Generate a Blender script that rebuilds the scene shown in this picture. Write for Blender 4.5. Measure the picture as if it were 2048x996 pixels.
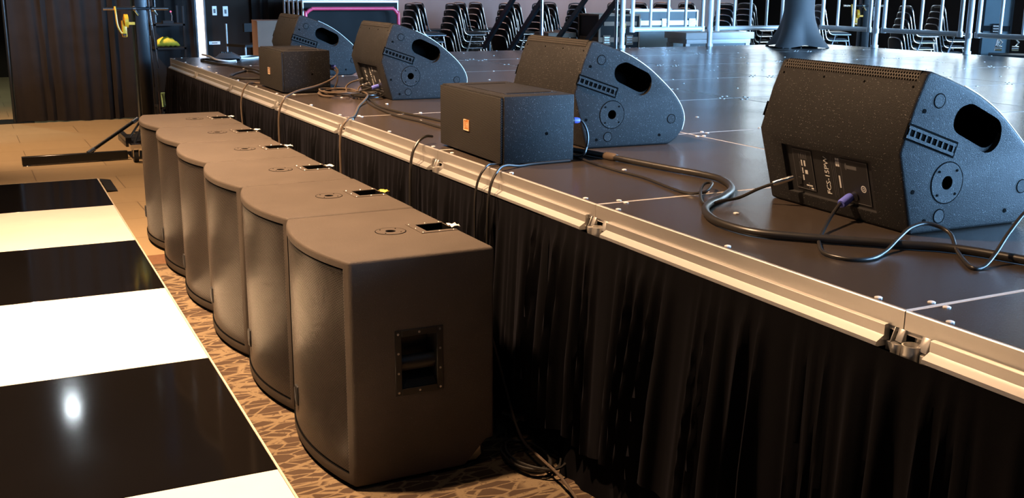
import bpy, bmesh, math, random
from mathutils import Vector, Matrix, Euler
R = math.radians
PI = math.pi
scene = bpy.context.scene
C = scene.collection
for o in list(bpy.data.objects):
    bpy.data.objects.remove(o)

# ------------------------------------------------------------------ camera
ZD = 0.926                       # deck height
cam_d = bpy.data.cameras.new('camera')
cam_d.sensor_width = 36.0
cam_d.lens = 36.0 * 2149.17 / 2048.0
cam_d.clip_start = 0.05
cam_d.clip_end = 200
cam = bpy.data.objects.new('camera', cam_d)
C.objects.link(cam)
_yaw, _pitch, _roll = 0.470340, 0.239400, 0.006656
_f = Vector((math.sin(_yaw) * math.cos(_pitch), math.cos(_yaw) * math.cos(_pitch), -math.sin(_pitch)))
_r = Vector((math.cos(_yaw), -math.sin(_yaw), 0))
_u = _r.cross(_f)
_r2 = _r * math.cos(_roll) + _u * math.sin(_roll)
_u2 = -_r * math.sin(_roll) + _u * math.cos(_roll)
_m = Matrix((_r2, _u2, -_f)).transposed().to_4x4()
_m.translation = Vector((-1.67386, -1.51119, 1.56414))
cam.matrix_world = _m
scene.camera = cam

# ------------------------------------------------------------------ world, exposure
scene.view_settings.view_transform = 'Standard'
scene.view_settings.look = 'None'
scene.view_settings.gamma = 1.0
scene.view_settings.use_curve_mapping = False
scene.view_settings.exposure = 0.0
try:
    scene.cycles.use_denoising = True
except Exception:
    pass
world = bpy.data.worlds.new('daylight_sky')
scene.world = world
world.use_nodes = True
wb = world.node_tree.nodes['Background']
wb.inputs[0].default_value = (0.84, 0.94, 1.0, 1)
wb.inputs[1].default_value = 3.4


# daylight coming in through the window openings of the right-hand and front walls
WIN_X = 14.0
FRONT_Y = -10.0
WINDOWS = [(-7.6, 3.4, 5200.0), (-3.6, 3.4, 4600.0), (0.4, 3.4, 2200.0), (4.4, 3.4, 500.0), (8.4, 3.4, 70.0), (12.4, 3.4, 70.0), (16.4, 3.4, 70.0)]   # right wall: centre y, width, watts
ADDED_WINDOWS = [(7.6, 3.4, 2300.0), (11.6, 3.4, 4600.0)]                       # front wall, unseen, added to light what faces it: centre x, width, watts
WIN_Z0, WIN_Z1 = 1.6, 3.9
DAY = (0.27, 0.57, 1.0)
DAY_FAR = (0.62, 0.85, 1.0)
for side, lst in (('r', WINDOWS), ('f', ADDED_WINDOWS)):
    for (wc, ww, power) in lst:
        ld = bpy.data.lights.new('window_daylight', 'AREA')
        ld.shape = 'RECTANGLE'
        ld.size = ww
        ld.size_y = WIN_Z1 - WIN_Z0
        ld.energy = power
        ld.color = DAY_FAR if (side == 'r' and wc > 3) else DAY
        lo = bpy.data.objects.new('window_daylight', ld)
        C.objects.link(lo)
        zc = (WIN_Z0 + WIN_Z1) / 2
        if side == 'r':
            lo.location = (WIN_X + 0.35, wc, zc); lo.rotation_euler = (R(90), 0, R(90))
        else:
            lo.location = (wc, FRONT_Y - 0.35, zc); lo.rotation_euler = (R(90), 0, 0)

# ceiling spotlights (warm) : x, y, aim x, aim y, aim z, watts, blend, cone
CEIL = 4.4
WARM = (1.0, 0.62, 0.35)
LAMPS = [
    (-1.55, 2.0, -0.9, 1.9, 0.2, 1480.0, 92),
    (-1.55, 3.6, -0.8, 3.5, 0.3, 1480.0, 85),
    (-1.55, 5.8, -0.7, 5.6, 0.3, 1480.0, 85),
    (-2.2, 9.4, -0.8, 10.6, 0.2, 1700.0, 72),
    (-1.6, 0.2, -1.0, 0.6, 0.0, 30.0, 85),
    (4.2, 14.2, 4.2, 15.6, 3.1, 520.0, 100),
    (8.2, 14.2, 8.2, 15.6, 3.1, 520.0, 100),
]

# ------------------------------------------------------------------ helpers
def link(o, parent=None):
    C.objects.link(o)
    if parent is not None:
        o.parent = parent
    return o

class MB:
    def __init__(s):
        s.v = []; s.f = []; s.m = []
    def add(s, vs, fs, m=0):
        n = len(s.v)
        s.v += [tuple(v) for v in vs]
        for f in fs:
            s.f.append(tuple(i + n for i in f)); s.m.append(m)
        return s
    def box(s, x0, x1, y0, y1, z0, z1, m=0):
        v = [(x0,y0,z0),(x1,y0,z0),(x1,y1,z0),(x0,y1,z0),(x0,y0,z1),(x1,y0,z1),(x1,y1,z1),(x0,y1,z1)]
        return s.add(v, [(0,3,2,1),(4,5,6,7),(0,1,5,4),(1,2,6,5),(2,3,7,6),(3,0,4,7)], m)
    def obox(s, c, sz, rot=None, m=0):
        M = rot.to_matrix() if isinstance(rot, Euler) else (rot or Matrix.Identity(3))
        c = Vector(c); hx, hy, hz = [a / 2 for a in sz]
        v = [c + M @ Vector((a*hx, b*hy, d*hz)) for d in (-1,1) for a, b in ((-1,-1),(1,-1),(1,1),(-1,1))]
        return s.add(v, [(0,3,2,1),(4,5,6,7),(0,1,5,4),(1,2,6,5),(2,3,7,6),(3,0,4,7)], m)
    def bar(s, p0, p1, w, h, m=0, up=(0,0,1)):
        p0 = Vector(p0); p1 = Vector(p1); d = (p1 - p0); L = d.length; d.normalize()
        u = Vector(up); sd = d.cross(u)
        if sd.length < 1e-4: sd = d.cross(Vector((1,0,0)))
        sd.normalize(); u = sd.cross(d)
        M = Matrix((d, sd, u)).transposed()
        return s.obox((p0 + p1) / 2, (L, w, h), M, m)
    def tube(s, pts, r, seg=8, closed=False, m=0):
        P = [Vector(p) for p in pts]; n = len(P)
        rings = []; prev = None
        for i in range(n):
            if closed: t = P[(i+1) % n] - P[i-1]
            else: t = P[min(i+1, n-1)] - P[max(i-1, 0)]
            if t.length < 1e-9: t = Vector((0,0,1))
            t.normalize()
            if prev is None:
                a = Vector((0,0,1)) if abs(t.z) < .9 else Vector((1,0,0))
                nn = (a - t * a.dot(t)).normalized()
            else:
                nn = prev - t * prev.dot(t)
                if nn.length < 1e-6: nn = t.orthogonal()
                nn.normalize()
            prev = nn; b = t.cross(nn)
            rr = r[i] if isinstance(r, (list, tuple)) else r
            rings.append([P[i] + (nn * math.cos(2*PI*k/seg) + b * math.sin(2*PI*k/seg)) * rr for k in range(seg)])
        vs = [v for q in rings for v in q]; fs = []
        for i in range(n if closed else n - 1):
            a = i * seg; c = ((i + 1) % n) * seg
            for k in range(seg):
                fs.append((a+k, a+(k+1) % seg, c+(k+1) % seg, c+k))
        if not closed:
            fs.append(tuple(reversed(range(seg)))); fs.append(tuple((n-1)*seg + k for k in range(seg)))
        return s.add(vs, fs, m)
    def cyl(s, p0, p1, r, seg=16, r2=None, m=0):
        return s.tube([p0, p1], [r, r if r2 is None else r2], seg, m=m)
    def prism(s, poly, fn, a, b, m=0):
        n = len(poly)
        vs = [fn(p, a) for p in poly] + [fn(p, b) for p in poly]
        fs = [tuple(range(n)), tuple(reversed(range(n, 2*n)))]
        for i in range(n):
            j = (i + 1) % n
            fs.append((i, i + n, j + n, j))
        return s.add(vs, fs, m)
    def grid(s, rows, m=0, closed=False):
        nu = len(rows); nv = len(rows[0]); fs = []
        for i in range(nu - 1):
            for j in range(nv if closed else nv - 1):
                k = (j + 1) % nv
                fs.append((i*nv + j, i*nv + k, (i+1)*nv + k, (i+1)*nv + j))
        return s.add([v for r in rows for v in r], fs, m)
    def lathe(s, prof, c=(0,0,0), seg=20, m=0):
        rows = [[(c[0] + r*math.cos(2*PI*k/seg), c[1] + r*math.sin(2*PI*k/seg), c[2] + z) for k in range(seg)] for r, z in prof]
        n = len(s.v); s.grid(rows, m, True)
        s.f.append(tuple(n + k for k in reversed(range(seg)))); s.m.append(m)
        s.f.append(tuple(n + (len(prof)-1)*seg + k for k in range(seg))); s.m.append(m)
        return s
    def mesh(s, name, mats, bevel=0, segs=2, smooth=38, fix=True):
        me = bpy.data.meshes.new(name)
        me.from_pydata(s.v, [], s.f)
        if not isinstance(mats, (list, tuple)): mats = [mats]
        for mt in mats: me.materials.append(MAT[mt] if isinstance(mt, str) else mt)
        if len(mats) > 1:
            me.polygons.foreach_set('material_index', s.m)
        if fix or bevel:
            bm = bmesh.new(); bm.from_mesh(me)
            if fix: bmesh.ops.recalc_face_normals(bm, faces=bm.faces)
            if bevel:
                es = [e for e in bm.edges if len(e.link_faces) == 2 and e.calc_face_angle(0) > R(28)]
                bmesh.ops.bevel(bm, geom=es, offset=bevel, segments=segs, affect='EDGES', profile=.5, clamp_overlap=True)
            bm.to_mesh(me); bm.free()
        if smooth:
            me.polygons.foreach_set('use_smooth', [True] * len(me.polygons))
            me.set_sharp_from_angle(angle=R(smooth))
        me.update()
        return me
    def build(s, name, mats, parent=None, **kw):
        o = link(bpy.data.objects.new(name, s.mesh(name, mats, **kw)), parent)
        if parent is not None and name in ('screws', 'sockets', 'insert_holes', 'bolts', 'latch_blade'): o['kind'] = 'stuff'
        return o

def shifted(mb, o):
    mb.v = [(x - o[0], y - o[1], z - o[2]) for x, y, z in mb.v]
    return mb

def tag(o, label, cat=None, group=None, kind=None):
    o['label'] = label
    if cat: o['category'] = cat
    if group: o['group'] = group
    if kind: o['kind'] = kind
    return o

def struct(o, label=None):
    o['kind'] = 'structure'
    if label: o['label'] = label
    return o

def thing(name, label, cat, loc=(0,0,0), rz=0, group=None):
    e = bpy.data.objects.new(name, None)
    e.empty_display_size = .1
    link(e); e.location = loc; e.rotation_euler = (0, 0, rz)
    return tag(e, label, cat, group)

def solid(name, label, cat, mb, mats, loc=(0,0,0), group=None, **kw):
    o = mb.build(name, mats, None, **kw); o.location = loc
    return tag(o, label, cat, group)

def dup(o, parent=None):
    c = o.copy(); C.objects.link(c)
    c.parent = parent
    for ch in list(o.children):
        dup(ch, c)
    return c

def cut(o, cutters):
    mats = [o.data.materials[0]]
    for k in cutters:
        if k.data.materials[0] not in mats: mats.append(k.data.materials[0])
    for mm in mats[1:]: o.data.materials.append(mm)
    for k in cutters:
        idx = mats.index(k.data.materials[0])
        k.data.materials.clear()
        for mm in mats: k.data.materials.append(mm)
        k.data.polygons.foreach_set('material_index', [idx] * len(k.data.polygons))
        md = o.modifiers.new('cut', 'BOOLEAN'); md.object = k; md.operation = 'DIFFERENCE'; md.solver = 'EXACT'
    bpy.context.view_layer.update()
    dg = bpy.context.evaluated_depsgraph_get()
    me = bpy.data.meshes.new_from_object(o.evaluated_get(dg))
    o.modifiers.clear()
    old = o.data; o.data = me; bpy.data.meshes.remove(old)
    for k in cutters:
        kd = k.data; bpy.data.objects.remove(k); bpy.data.meshes.remove(kd)
    me.polygons.foreach_set('use_smooth', [True] * len(me.polygons))
    me.set_sharp_from_angle(angle=R(35))
    return o

def spline(pts, n=8):
    P = [Vector(p) for p in pts]; out = []
    for i in range(len(P) - 1):
        p0 = P[max(i-1, 0)]; p1 = P[i]; p2 = P[i+1]; p3 = P[min(i+2, len(P)-1)]
        for k in range(n):
            t = k / n
            out.append(.5 * ((2*p1) + (p2-p0)*t + (2*p0-5*p1+4*p2-p3)*t*t + (3*p1-p0-3*p2+p3)*t*t*t))
    out.append(P[-1])
    return out

def text_mesh(name, body, size, mat, extrude=.0004):
    cu = bpy.data.curves.new(name, 'FONT'); cu.body = body; cu.size = size; cu.extrude = extrude
    cu.align_x = 'CENTER'; cu.align_y = 'CENTER'; cu.resolution_u = 2
    t = bpy.data.objects.new(name, cu); C.objects.link(t)
    bpy.context.view_layer.update()
    me = bpy.data.meshes.new_from_object(t.evaluated_get(bpy.context.evaluated_depsgraph_get()))
    bpy.data.objects.remove(t); bpy.data.curves.remove(cu)
    me.materials.clear(); me.materials.append(MAT[mat]); me.name = name
    return me

# ------------------------------------------------------------------ materials
MAT = {}
def nodes(name):
    m = bpy.data.materials.new(name); m.use_nodes = True
    nt = m.node_tree; b = nt.nodes['Principled BSDF']
    MAT[name] = m
    return m, nt, b
def nd(nt, t, **kw):
    n = nt.nodes.new(t)
    for k, v in kw.items():
        if isinstance(k, str) and hasattr(n, k): setattr(n, k, v)
    return n
def setin(n, **kw):
    for k, v in kw.items(): n.inputs[k.replace('_', ' ')].default_value = v
def coord(nt, scale=(1,1,1), kind='Object'):
    tc = nd(nt, 'ShaderNodeTexCoord'); mp = nd(nt, 'ShaderNodeMapping')
    nt.links.new(tc.outputs[kind], mp.inputs['Vector']); mp.inputs['Scale'].default_value = scale
    return mp.outputs['Vector']
def mixc(nt, fac, a, b):
    n = nd(nt, 'ShaderNodeMix'); n.data_type = 'RGBA'
    for k, v in ((6, a), (7, b)):
        if isinstance(v, tuple): n.inputs[k].default_value = (*v, 1) if len(v) == 3 else v
        else: nt.links.new(v, n.inputs[k])
    if isinstance(fac, (int, float)): n.inputs[0].default_value = fac
    else: nt.links.new(fac, n.inputs[0])
    return n.outputs[2]
def math_(nt, op, a, b=None, c=None):
    n = nd(nt, 'ShaderNodeMath'); n.operation = op
    for i, v in enumerate((a, b, c)):
        if v is None: continue
        if isinstance(v, (int, float)): n.inputs[i].default_value = v
        else: nt.links.new(v, n.inputs[i])
    return n.outputs[0]
def ramp(nt, fac, p0, p1, c0=(0,0,0), c1=(1,1,1)):
    n = nd(nt, 'ShaderNodeValToRGB'); e = n.color_ramp.elements
    e[0].position = p0; e[1].position = p1; e[0].color = (*c0, 1); e[1].color = (*c1, 1)
    nt.links.new(fac, n.inputs[0]); return n.outputs[0]
def noise(nt, vec, scale, detail=2, rough=.5):
    n = nd(nt, 'ShaderNodeTexNoise'); n.inputs['Scale'].default_value = scale
    n.inputs['Detail'].default_value = detail; n.inputs['Roughness'].default_value = rough
    nt.links.new(vec, n.inputs['Vector']); return n.outputs[0]
def bump(nt, b, h, strength=.3, dist=.002):
    n = nd(nt, 'ShaderNodeBump'); n.inputs['Strength'].default_value = strength; n.inputs['Distance'].default_value = dist
    nt.links.new(h, n.inputs['Height']); nt.links.new(n.outputs[0], b.inputs['Normal'])
def simple(name, col, rough=.5, metal=0., var=.12, vscale=12., bscale=0., bstr=.2, bdist=.001, spec=.5, sheen=0., coat=0., aniso=None):
    m, nt, b = nodes(name)
    v = coord(nt)
    if aniso: v = coord(nt, aniso)
    n = noise(nt, v, vscale, 3)
    c0 = tuple(max(0, c * (1 - var)) for c in col); c1 = tuple(min(1, c * (1 + var)) for c in col)
    nt.links.new(mixc(nt, n, c0, c1), b.inputs['Base Color'])
    b.inputs['Roughness'].default_value = rough; b.inputs['Metallic'].default_value = metal
    b.inputs['Specular IOR Level'].default_value = spec
    if sheen:
        b.inputs['Sheen Weight'].default_value = sheen; b.inputs['Sheen Roughness'].default_value = .35
    if coat: b.inputs['Coat Weight'].default_value = coat
    if bscale: bump(nt, b, noise(nt, v, bscale, 2), bstr, bdist)
    return m
def emission(name, col, strength):
    m, nt, b = nodes(name)
    b.inputs['Base Color'].default_value = (*col, 1)
    b.inputs['Emission Color'].default_value = (*col, 1); b.inputs['Emission Strength'].default_value = strength

def speckled(name, col, speck, amount, rough, scale, spec=.13):
    # textured speaker paint: fine pimples, their sparkle painted as a few pale specks
    m, nt, b = nodes(name)
    v = coord(nt)
    vo = nd(nt, 'ShaderNodeTexVoronoi'); vo.inputs['Scale'].default_value = scale
    nt.links.new(v, vo.inputs['Vector'])
    sep = nd(nt, 'ShaderNodeSeparateColor'); nt.links.new(vo.outputs['Color'], sep.inputs[0])
    near = ramp(nt, vo.outputs['Distance'], .18, .34, (1,1,1), (0,0,0))
    pick = math_(nt, 'GREATER_THAN', sep.outputs[0], 1 - amount)
    msk = math_(nt, 'MULTIPLY', near, pick)
    big = noise(nt, v, 9, 3)
    base = mixc(nt, big, tuple(c*.82 for c in col), tuple(c*1.18 for c in col))
    nt.links.new(mixc(nt, msk, base, speck), b.inputs['Base Color'])
    b.inputs['Roughness'].default_value = rough
    b.inputs['Specular IOR Level'].default_value = spec
    h = math_(nt, 'ADD', noise(nt, v, scale * 1.6, 2), math_(nt, 'MULTIPLY', vo.outputs['Distance'], -.6))
    bump(nt, b, h, .55, .0016)

speckled('sub_paint', (.080, .066, .055), (.22, .19, .16), .03, .52, 420)
speckled('wedge_paint', (.0175, .0172, .0174), (.34, .34, .34), .075, .5, 400)
speckled('box_paint', (.0165, .0162, .0164), (.32, .32, .32), .075, .5, 400)
simple('wedge_cap', (.020, .019, .0185), .5, var=.1, bscale=500, bstr=.1)
simple('black_plastic', (.014, .014, .014), .38, var=.2, vscale=30)
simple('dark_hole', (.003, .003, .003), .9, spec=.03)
simple('plate_black', (.012, .012, .013), .5, var=.1)
simple('print_white', (.62, .62, .60), .5, var=.05)
simple('stage_box_grey', (.045, .045, .047), .5, var=.2)
simple('print_grey', (.10, .10, .105), .5, var=.1)
simple('chrome', (.78, .77, .75), .16, 1., var=.06, vscale=20)
simple('screw_steel', (.55, .53, .50), .3, 1., var=.1)
simple('aluminium', (.62, .60, .57), .36, .85, var=.14, vscale=9, bscale=60, bstr=.05, aniso=(1, .2, 1))
simple('rail_alu', (.84, .85, .86), .32, .15, var=.05, vscale=8)
simple('steel_tube', (.46, .50, .55), .28, .9, var=.1)
simple('bolt_glint', (.85, .84, .82), .35, .2, var=.05)  # bright reflection off the bolts put into a pale colour
simple('deck_line', (.55, .52, .49), .45, .2, var=.2, vscale=4)
simple('cable', (.020, .018, .016), .34, var=.2, vscale=40)
simple('cable_grey', (.090, .066, .048), .5, var=.15, vscale=30, spec=.2)
simple('connector_blue', (.12, .15, .62), .4, var=.1, vscale=60)
simple('velvet', (.0016, .0015, .0020), .9, var=.3, vscale=25, bscale=700, bstr=.25, bdist=.001, spec=.06, sheen=.024)
MAT['velvet'].node_tree.nodes['Principled BSDF'].inputs['Sheen Tint'].default_value = (.62, .62, .95, 1)
simple('drape', (.0145, .0118, .0108), .9, var=.25, vscale=8, bscale=400, bstr=.2, spec=.1, sheen=.05)
simple('lift_black', (.010, .012, .014), .3, var=.15, vscale=15)
simple('lift_blue', (.010, .022, .030), .32, .2, var=.2, vscale=8)
simple('yellow_paint', (.72, .36, .02), .35, var=.15, vscale=25)
simple('yellow_cloth', (.55, .45, .03), .8, var=.35, vscale=30)
simple('red_paint', (1.0, .09, .20), .28, var=.08)
simple('chair_vinyl', (.010, .0095, .009), .5, var=.25, vscale=14, spec=.3)
simple('chair_frame', (.55, .60, .66), .25, 1., var=.1)
simple('case_panel', (.10, .14, .16), .5, var=.12, vscale=6)
simple('case_black', (.007, .007, .0075), .6, var=.2, spec=.2)
simple('wood_lit_edge', (.20, .12, .07), .55, var=.25, vscale=10)
simple('cardboard', (.16, .095, .065), .8, var=.12)
simple('white_plastic', (.80, .82, .84), .4, var=.04)
simple('spandex', (.09, .088, .09), .7, var=.1, bscale=300, bstr=.1, sheen=.2)
simple('wall_dark', (.026, .0195, .016), .9, var=.25, vscale=2, spec=.05)
simple('wall_wood', (.21, .135, .115), .6, var=.25, vscale=3, aniso=(1, 1, .1))
simple('ceiling_dark', (.05, .045, .04), .9, var=.15, vscale=1.5)
simple('window_frame', (.06, .06, .065), .5)
simple('rubber', (.015, .015, .015), .7)
simple('tag_white', (.72, .70, .66), .6, var=.2, vscale=200)
simple('tag_yellow', (.80, .55, .08), .6, var=.2, vscale=200)
simple('carpet_band', (.13, .068, .038), .95, var=.3, vscale=40, bscale=500, bstr=.4, bdist=.003, spec=.1)
simple('logo_orange', (.36, .13, .03), .4, var=.25, vscale=120)
simple('logo_pale', (.62, .44, .28), .35, var=.1)
simple('green_bag', (.25, .42, .20), .6)
emission('door_light', (.93, .93, 1.0), 2.2)
emission('red_led', (1, .05, .12), 6.)
emission('lamp_warm', (1, .85, .65), 8.)
emission('lamp_cool', (.85, .95, 1), 75.)

def glass():
    m, nt, b = nodes('window_glass')
    out = nt.nodes['Material Output']
    t = nd(nt, 'ShaderNodeBsdfTransparent'); g = nd(nt, 'ShaderNodeBsdfGlossy'); mx = nd(nt, 'ShaderNodeMixShader')
    g.inputs['Roughness'].default_value = .02; mx.inputs[0].default_value = .06
    nt.links.new(t.outputs[0], mx.inputs[1]); nt.links.new(g.outputs[0], mx.inputs[2]); nt.links.new(mx.outputs[0], out.inputs[0])
glass()

def hexdots(nt, u, v, pitch, rad):
    # staggered round holes: returns a 0..1 mask, 1 inside a hole
    ds = []
    for off in (0., .5):
        fu = math_(nt, 'FRACT', math_(nt, 'ADD', math_(nt, 'DIVIDE', u, pitch), off + 100))
        fv = math_(nt, 'FRACT', math_(nt, 'ADD', math_(nt, 'DIVIDE', v, pitch * 1.732), off + 100))
        du = math_(nt, 'SUBTRACT', fu, .5)
        dv = math_(nt, 'MULTIPLY', math_(nt, 'SUBTRACT', fv, .5), 1.732)
        ds.append(math_(nt, 'SQRT', math_(nt, 'ADD', math_(nt, 'MULTIPLY', du, du), math_(nt, 'MULTIPLY', dv, dv))))
    d = math_(nt, 'MINIMUM', ds[0], ds[1])
    return ramp(nt, d, rad - .06, rad + .04, (1,1,1), (0,0,0))
def perforated(name, axes, pitch, rad, col, rough, metal):
    m, nt, b = nodes(name)
    tc = nd(nt, 'ShaderNodeTexCoord'); sp = nd(nt, 'ShaderNodeSeparateXYZ')
    nt.links.new(tc.outputs['Object'], sp.inputs[0])
    msk = hexdots(nt, sp.outputs[axes[0]], sp.outputs[axes[1]], pitch, rad)
    n = noise(nt, tc.outputs['Object'], 6, 2)
    base = mixc(nt, n, tuple(c*.85 for c in col), tuple(c*1.15 for c in col))
    nt.links.new(mixc(nt, msk, base, (.003, .003, .003)), b.inputs['Base Color'])
    inv = math_(nt, 'SUBTRACT', 1., msk)
    b.inputs['Roughness'].default_value = rough
    nt.links.new(math_(nt, 'MULTIPLY', inv, metal), b.inputs['Metallic'])
    nt.links.new(math_(nt, 'MULTIPLY', inv, .5), b.inputs['Specular IOR Level'])
    bump(nt, b, inv, .5, .0015)
simple('grille_metal', (.050, .039, .032), .36, .1, var=.1, vscale=6, spec=.6, coat=.38)
MAT['grille_metal'].node_tree.nodes['Principled BSDF'].inputs['Coat Roughness'].default_value = .22
perforated('wedge_grille', (1, 2), .0098, .34, (.05, .045, .04), .42, .3)
perforated('box_grille', (1, 2), .0050, .32, (.030, .028, .026), .5, .2)

def deck_mat():
    m, nt, b = nodes('deck_board')
    v = coord(nt)
    n1 = noise(nt, v, 1.3, 4, .6); n2 = noise(nt, v, 30, 3, .6)
    c = mixc(nt, n1, (.033, .0255, .0205), (.048, .0375, .030))
    nt.links.new(c, b.inputs['Base Color'])
    nt.links.new(math_(nt, 'ADD', math_(nt, 'MULTIPLY', n1, .12), .19), b.inputs['Roughness'])
    tc = nd(nt, 'ShaderNodeTexCoord'); sp = nd(nt, 'ShaderNodeSeparateXYZ'); nt.links.new(tc.outputs['Object'], sp.inputs[0])
    dots = hexdots(nt, sp.outputs[0], sp.outputs[1], .012, .2)
    bump(nt, b, math_(nt, 'ADD', math_(nt, 'MULTIPLY', dots, .5), math_(nt, 'MULTIPLY', n2, .5)), .12, .001)
deck_mat()

def dance_mat(name, col, rough):
    m, nt, b = nodes(name)
    v = coord(nt)
    n1 = noise(nt, v, 2.2, 4, .6)
    nt.links.new(mixc(nt, n1, tuple(c*.9 for c in col), tuple(min(1, c*1.08) for c in col)), b.inputs['Base Color'])
    nt.links.new(math_(nt, 'ADD', math_(nt, 'MULTIPLY', n1, .10), rough), b.inputs['Roughness'])
    bump(nt, b, noise(nt, v, 14, 3), .05, .002)
dance_mat('dance_black', (.0045, .0038, .0034), .045)
dance_mat('dance_white', (.80, .78, .72), .10)
simple('dance_trim', (.75, .68, .56), .3, .3, var=.05)

def carpet_mat():
    m, nt, b = nodes('carpet')
    v = coord(nt)
    w = nd(nt, 'ShaderNodeTexNoise'); w.inputs['Scale'].default_value = 9; w.inputs['Detail'].default_value = 4
    nt.links.new(v, w.inputs['Vector'])
    va = nd(nt, 'ShaderNodeVectorMath'); va.operation = 'MULTIPLY_ADD'
    nt.links.new(w.outputs['Color'], va.inputs[0]); va.inputs[1].default_value = (.022, .022, .0); nt.links.new(v, va.inputs[2])
    def cells(rot, sc, scale, wd):
        mp = nd(nt, 'ShaderNodeMapping'); nt.links.new(va.outputs[0], mp.inputs['Vector'])
        mp.inputs['Rotation'].default_value = (0, 0, rot); mp.inputs['Scale'].default_value = sc
        vo = nd(nt, 'ShaderNodeTexVoronoi'); vo.feature = 'DISTANCE_TO_EDGE'; vo.inputs['Scale'].default_value = scale
        vo.inputs['Randomness'].default_value = .75
        nt.links.new(mp.outputs[0], vo.inputs['Vector'])
        return ramp(nt, vo.outputs['Distance'], wd, wd + .035, (1,1,1), (0,0,0))
    a = cells(.30, (1, 2.3, 1), 10, .030)
    c = cells(-.95, (1, 2.2, 1), 4.0, .040)
    msk = math_(nt, 'MAXIMUM', a, c)
    brk = ramp(nt, noise(nt, v, 60, 3, .7), .30, .42)
    msk = math_(nt, 'MULTIPLY', msk, brk)
    n = noise(nt, v, 5, 3)
    brown = mixc(nt, n, (.050, .033, .022), (.076, .050, .034))
    gold = mixc(nt, n, (.150, .110, .066), (.205, .152, .092))
    nt.links.new(mixc(nt, msk, brown, gold), b.inputs['Base Color'])
    b.inputs['Roughness'].default_value = .95; b.inputs['Specular IOR Level'].default_value = .1
    bump(nt, b, noise(nt, v, 420, 2), .5, .003)
carpet_mat()

def tan_floor():
    m, nt, b = nodes('tan_floor')
    v = coord(nt, (1, 1, 1))
    br = nd(nt, 'ShaderNodeTexBrick')
    nt.links.new(v, br.inputs['Vector'])
    br.inputs['Scale'].default_value = 1.; br.inputs['Brick Width'].default_value = 1.22; br.inputs['Row Height'].default_value = .61
    br.inputs['Mortar Size'].default_value = .004
    br.inputs['Color1'].default_value = (.27, .195, .105, 1); br.inputs['Color2'].default_value = (.31, .225, .125, 1)
    br.inputs['Mortar'].default_value = (.11, .075, .04, 1)
    n = noise(nt, coord(nt, (6, 1.2, 1)), 3, 4, .6)
    c = mixc(nt, math_(nt, 'MULTIPLY', n, .5), br.outputs['Color'], (.20, .145, .08))
    nt.links.new(c, b.inputs['Base Color'])
    b.inputs['Roughness'].default_value = .42
    bump(nt, b, n, .05, .002)
tan_floor()

# ------------------------------------------------------------------ room shell
X0, X1, Y0, Y1 = -8.0, WIN_X, -10.0, 19.0
struct(MB().box(X0-.2, X1+.2, Y0-.2, Y1+.2, -.12, 0).build('floor', 'tan_floor'), 'tan vinyl plank floor of the hall')
struct(MB().box(X0-.2, X1+.2, Y0-.2, Y1+.2, CEIL, CEIL+.12).build('ceiling', 'ceiling_dark'), 'dark ceiling')
struct(MB().box(X0-.2, X0, Y0-.2, Y1+.2, 0, CEIL).build('wall_left', 'wall_dark'), 'dark left wall')
struct(MB().box(X0, X1, Y1, Y1+.2, 0, CEIL).build('wall_back', 'wall_dark'), 'dark back wall')
def wall_with_windows(name, label, lst, lo, hi, place, first):
    w = MB()
    def bx(a, b_, z0, z1, q0=0., q1=.2):
        x0, x1, y0, y1 = place(a, b_, q0, q1); return (x0, x1, y0, y1, z0, z1)
    w.box(*bx(lo, hi, 0, WIN_Z0)); w.box(*bx(lo, hi, WIN_Z1, CEIL))
    edges = [lo] + [e for c, ww, _ in lst for e in (c-ww/2, c+ww/2)] + [hi]
    for a, b_ in zip(edges[0::2], edges[1::2]):
        w.box(*bx(a, b_, WIN_Z0, WIN_Z1))
    struct(w.build(name, 'wall_dark'), label)
    for i, (c, ww, _) in enumerate(lst):
        f = MB(); t = .05; a, b_ = c-ww/2, c+ww/2
        for q in ((a, a+t, WIN_Z0, WIN_Z1), (b_-t, b_, WIN_Z0, WIN_Z1), (a+t, b_-t, WIN_Z0, WIN_Z0+t), (a+t, b_-t, WIN_Z1-t, WIN_Z1), (c-.025, c+.025, WIN_Z0+t, WIN_Z1-t)):
            f.box(*bx(*q, .05, .12))
        o = struct(f.build('window_%d' % (first+i), 'window_frame'), 'tall daylight window')
        for s_ in (-1, 1):
            ya, yb = sorted((c + s_*.025, c + s_*(ww/2 - t)))
            MB().box(*bx(ya, yb, WIN_Z0+t, WIN_Z1-t, .08, .086)).build('pane', 'window_glass', o)
wall_with_windows('wall_right', 'dark right wall with tall windows', WINDOWS, Y0-.2, Y1+.2, lambda a, b_, q0, q1: (X1+q0, X1+q1, a, b_), 1)
wall_with_windows('wall_front', 'dark wall behind the viewer with windows added for their daylight', ADDED_WINDOWS, X0, X1, lambda a, b_, q0, q1: (a, b_, Y0-q1, Y0-q0), 1+len(WINDOWS))
# partition behind the stage with a wood-brown lower face
struct(MB().box(.9, 11.9, 15.6, 15.75, 0, CEIL).build('wall_partition', 'wall_wood'), 'brown partition wall behind the chair stacks')

# carpet in front of the stage
cp = MB().box(-7.9, 13.9, -9.9, 4.72, 0, .006)
co = struct(cp.build('floor_carpet', 'carpet'), 'brown carpet with a golden broken line pattern')
struct(MB().box(-7.9, 13.9, 4.72, 4.95, 0, .007).build('trim_1', 'carpet_band'), 'plain brown border strip of the carpet')

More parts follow.
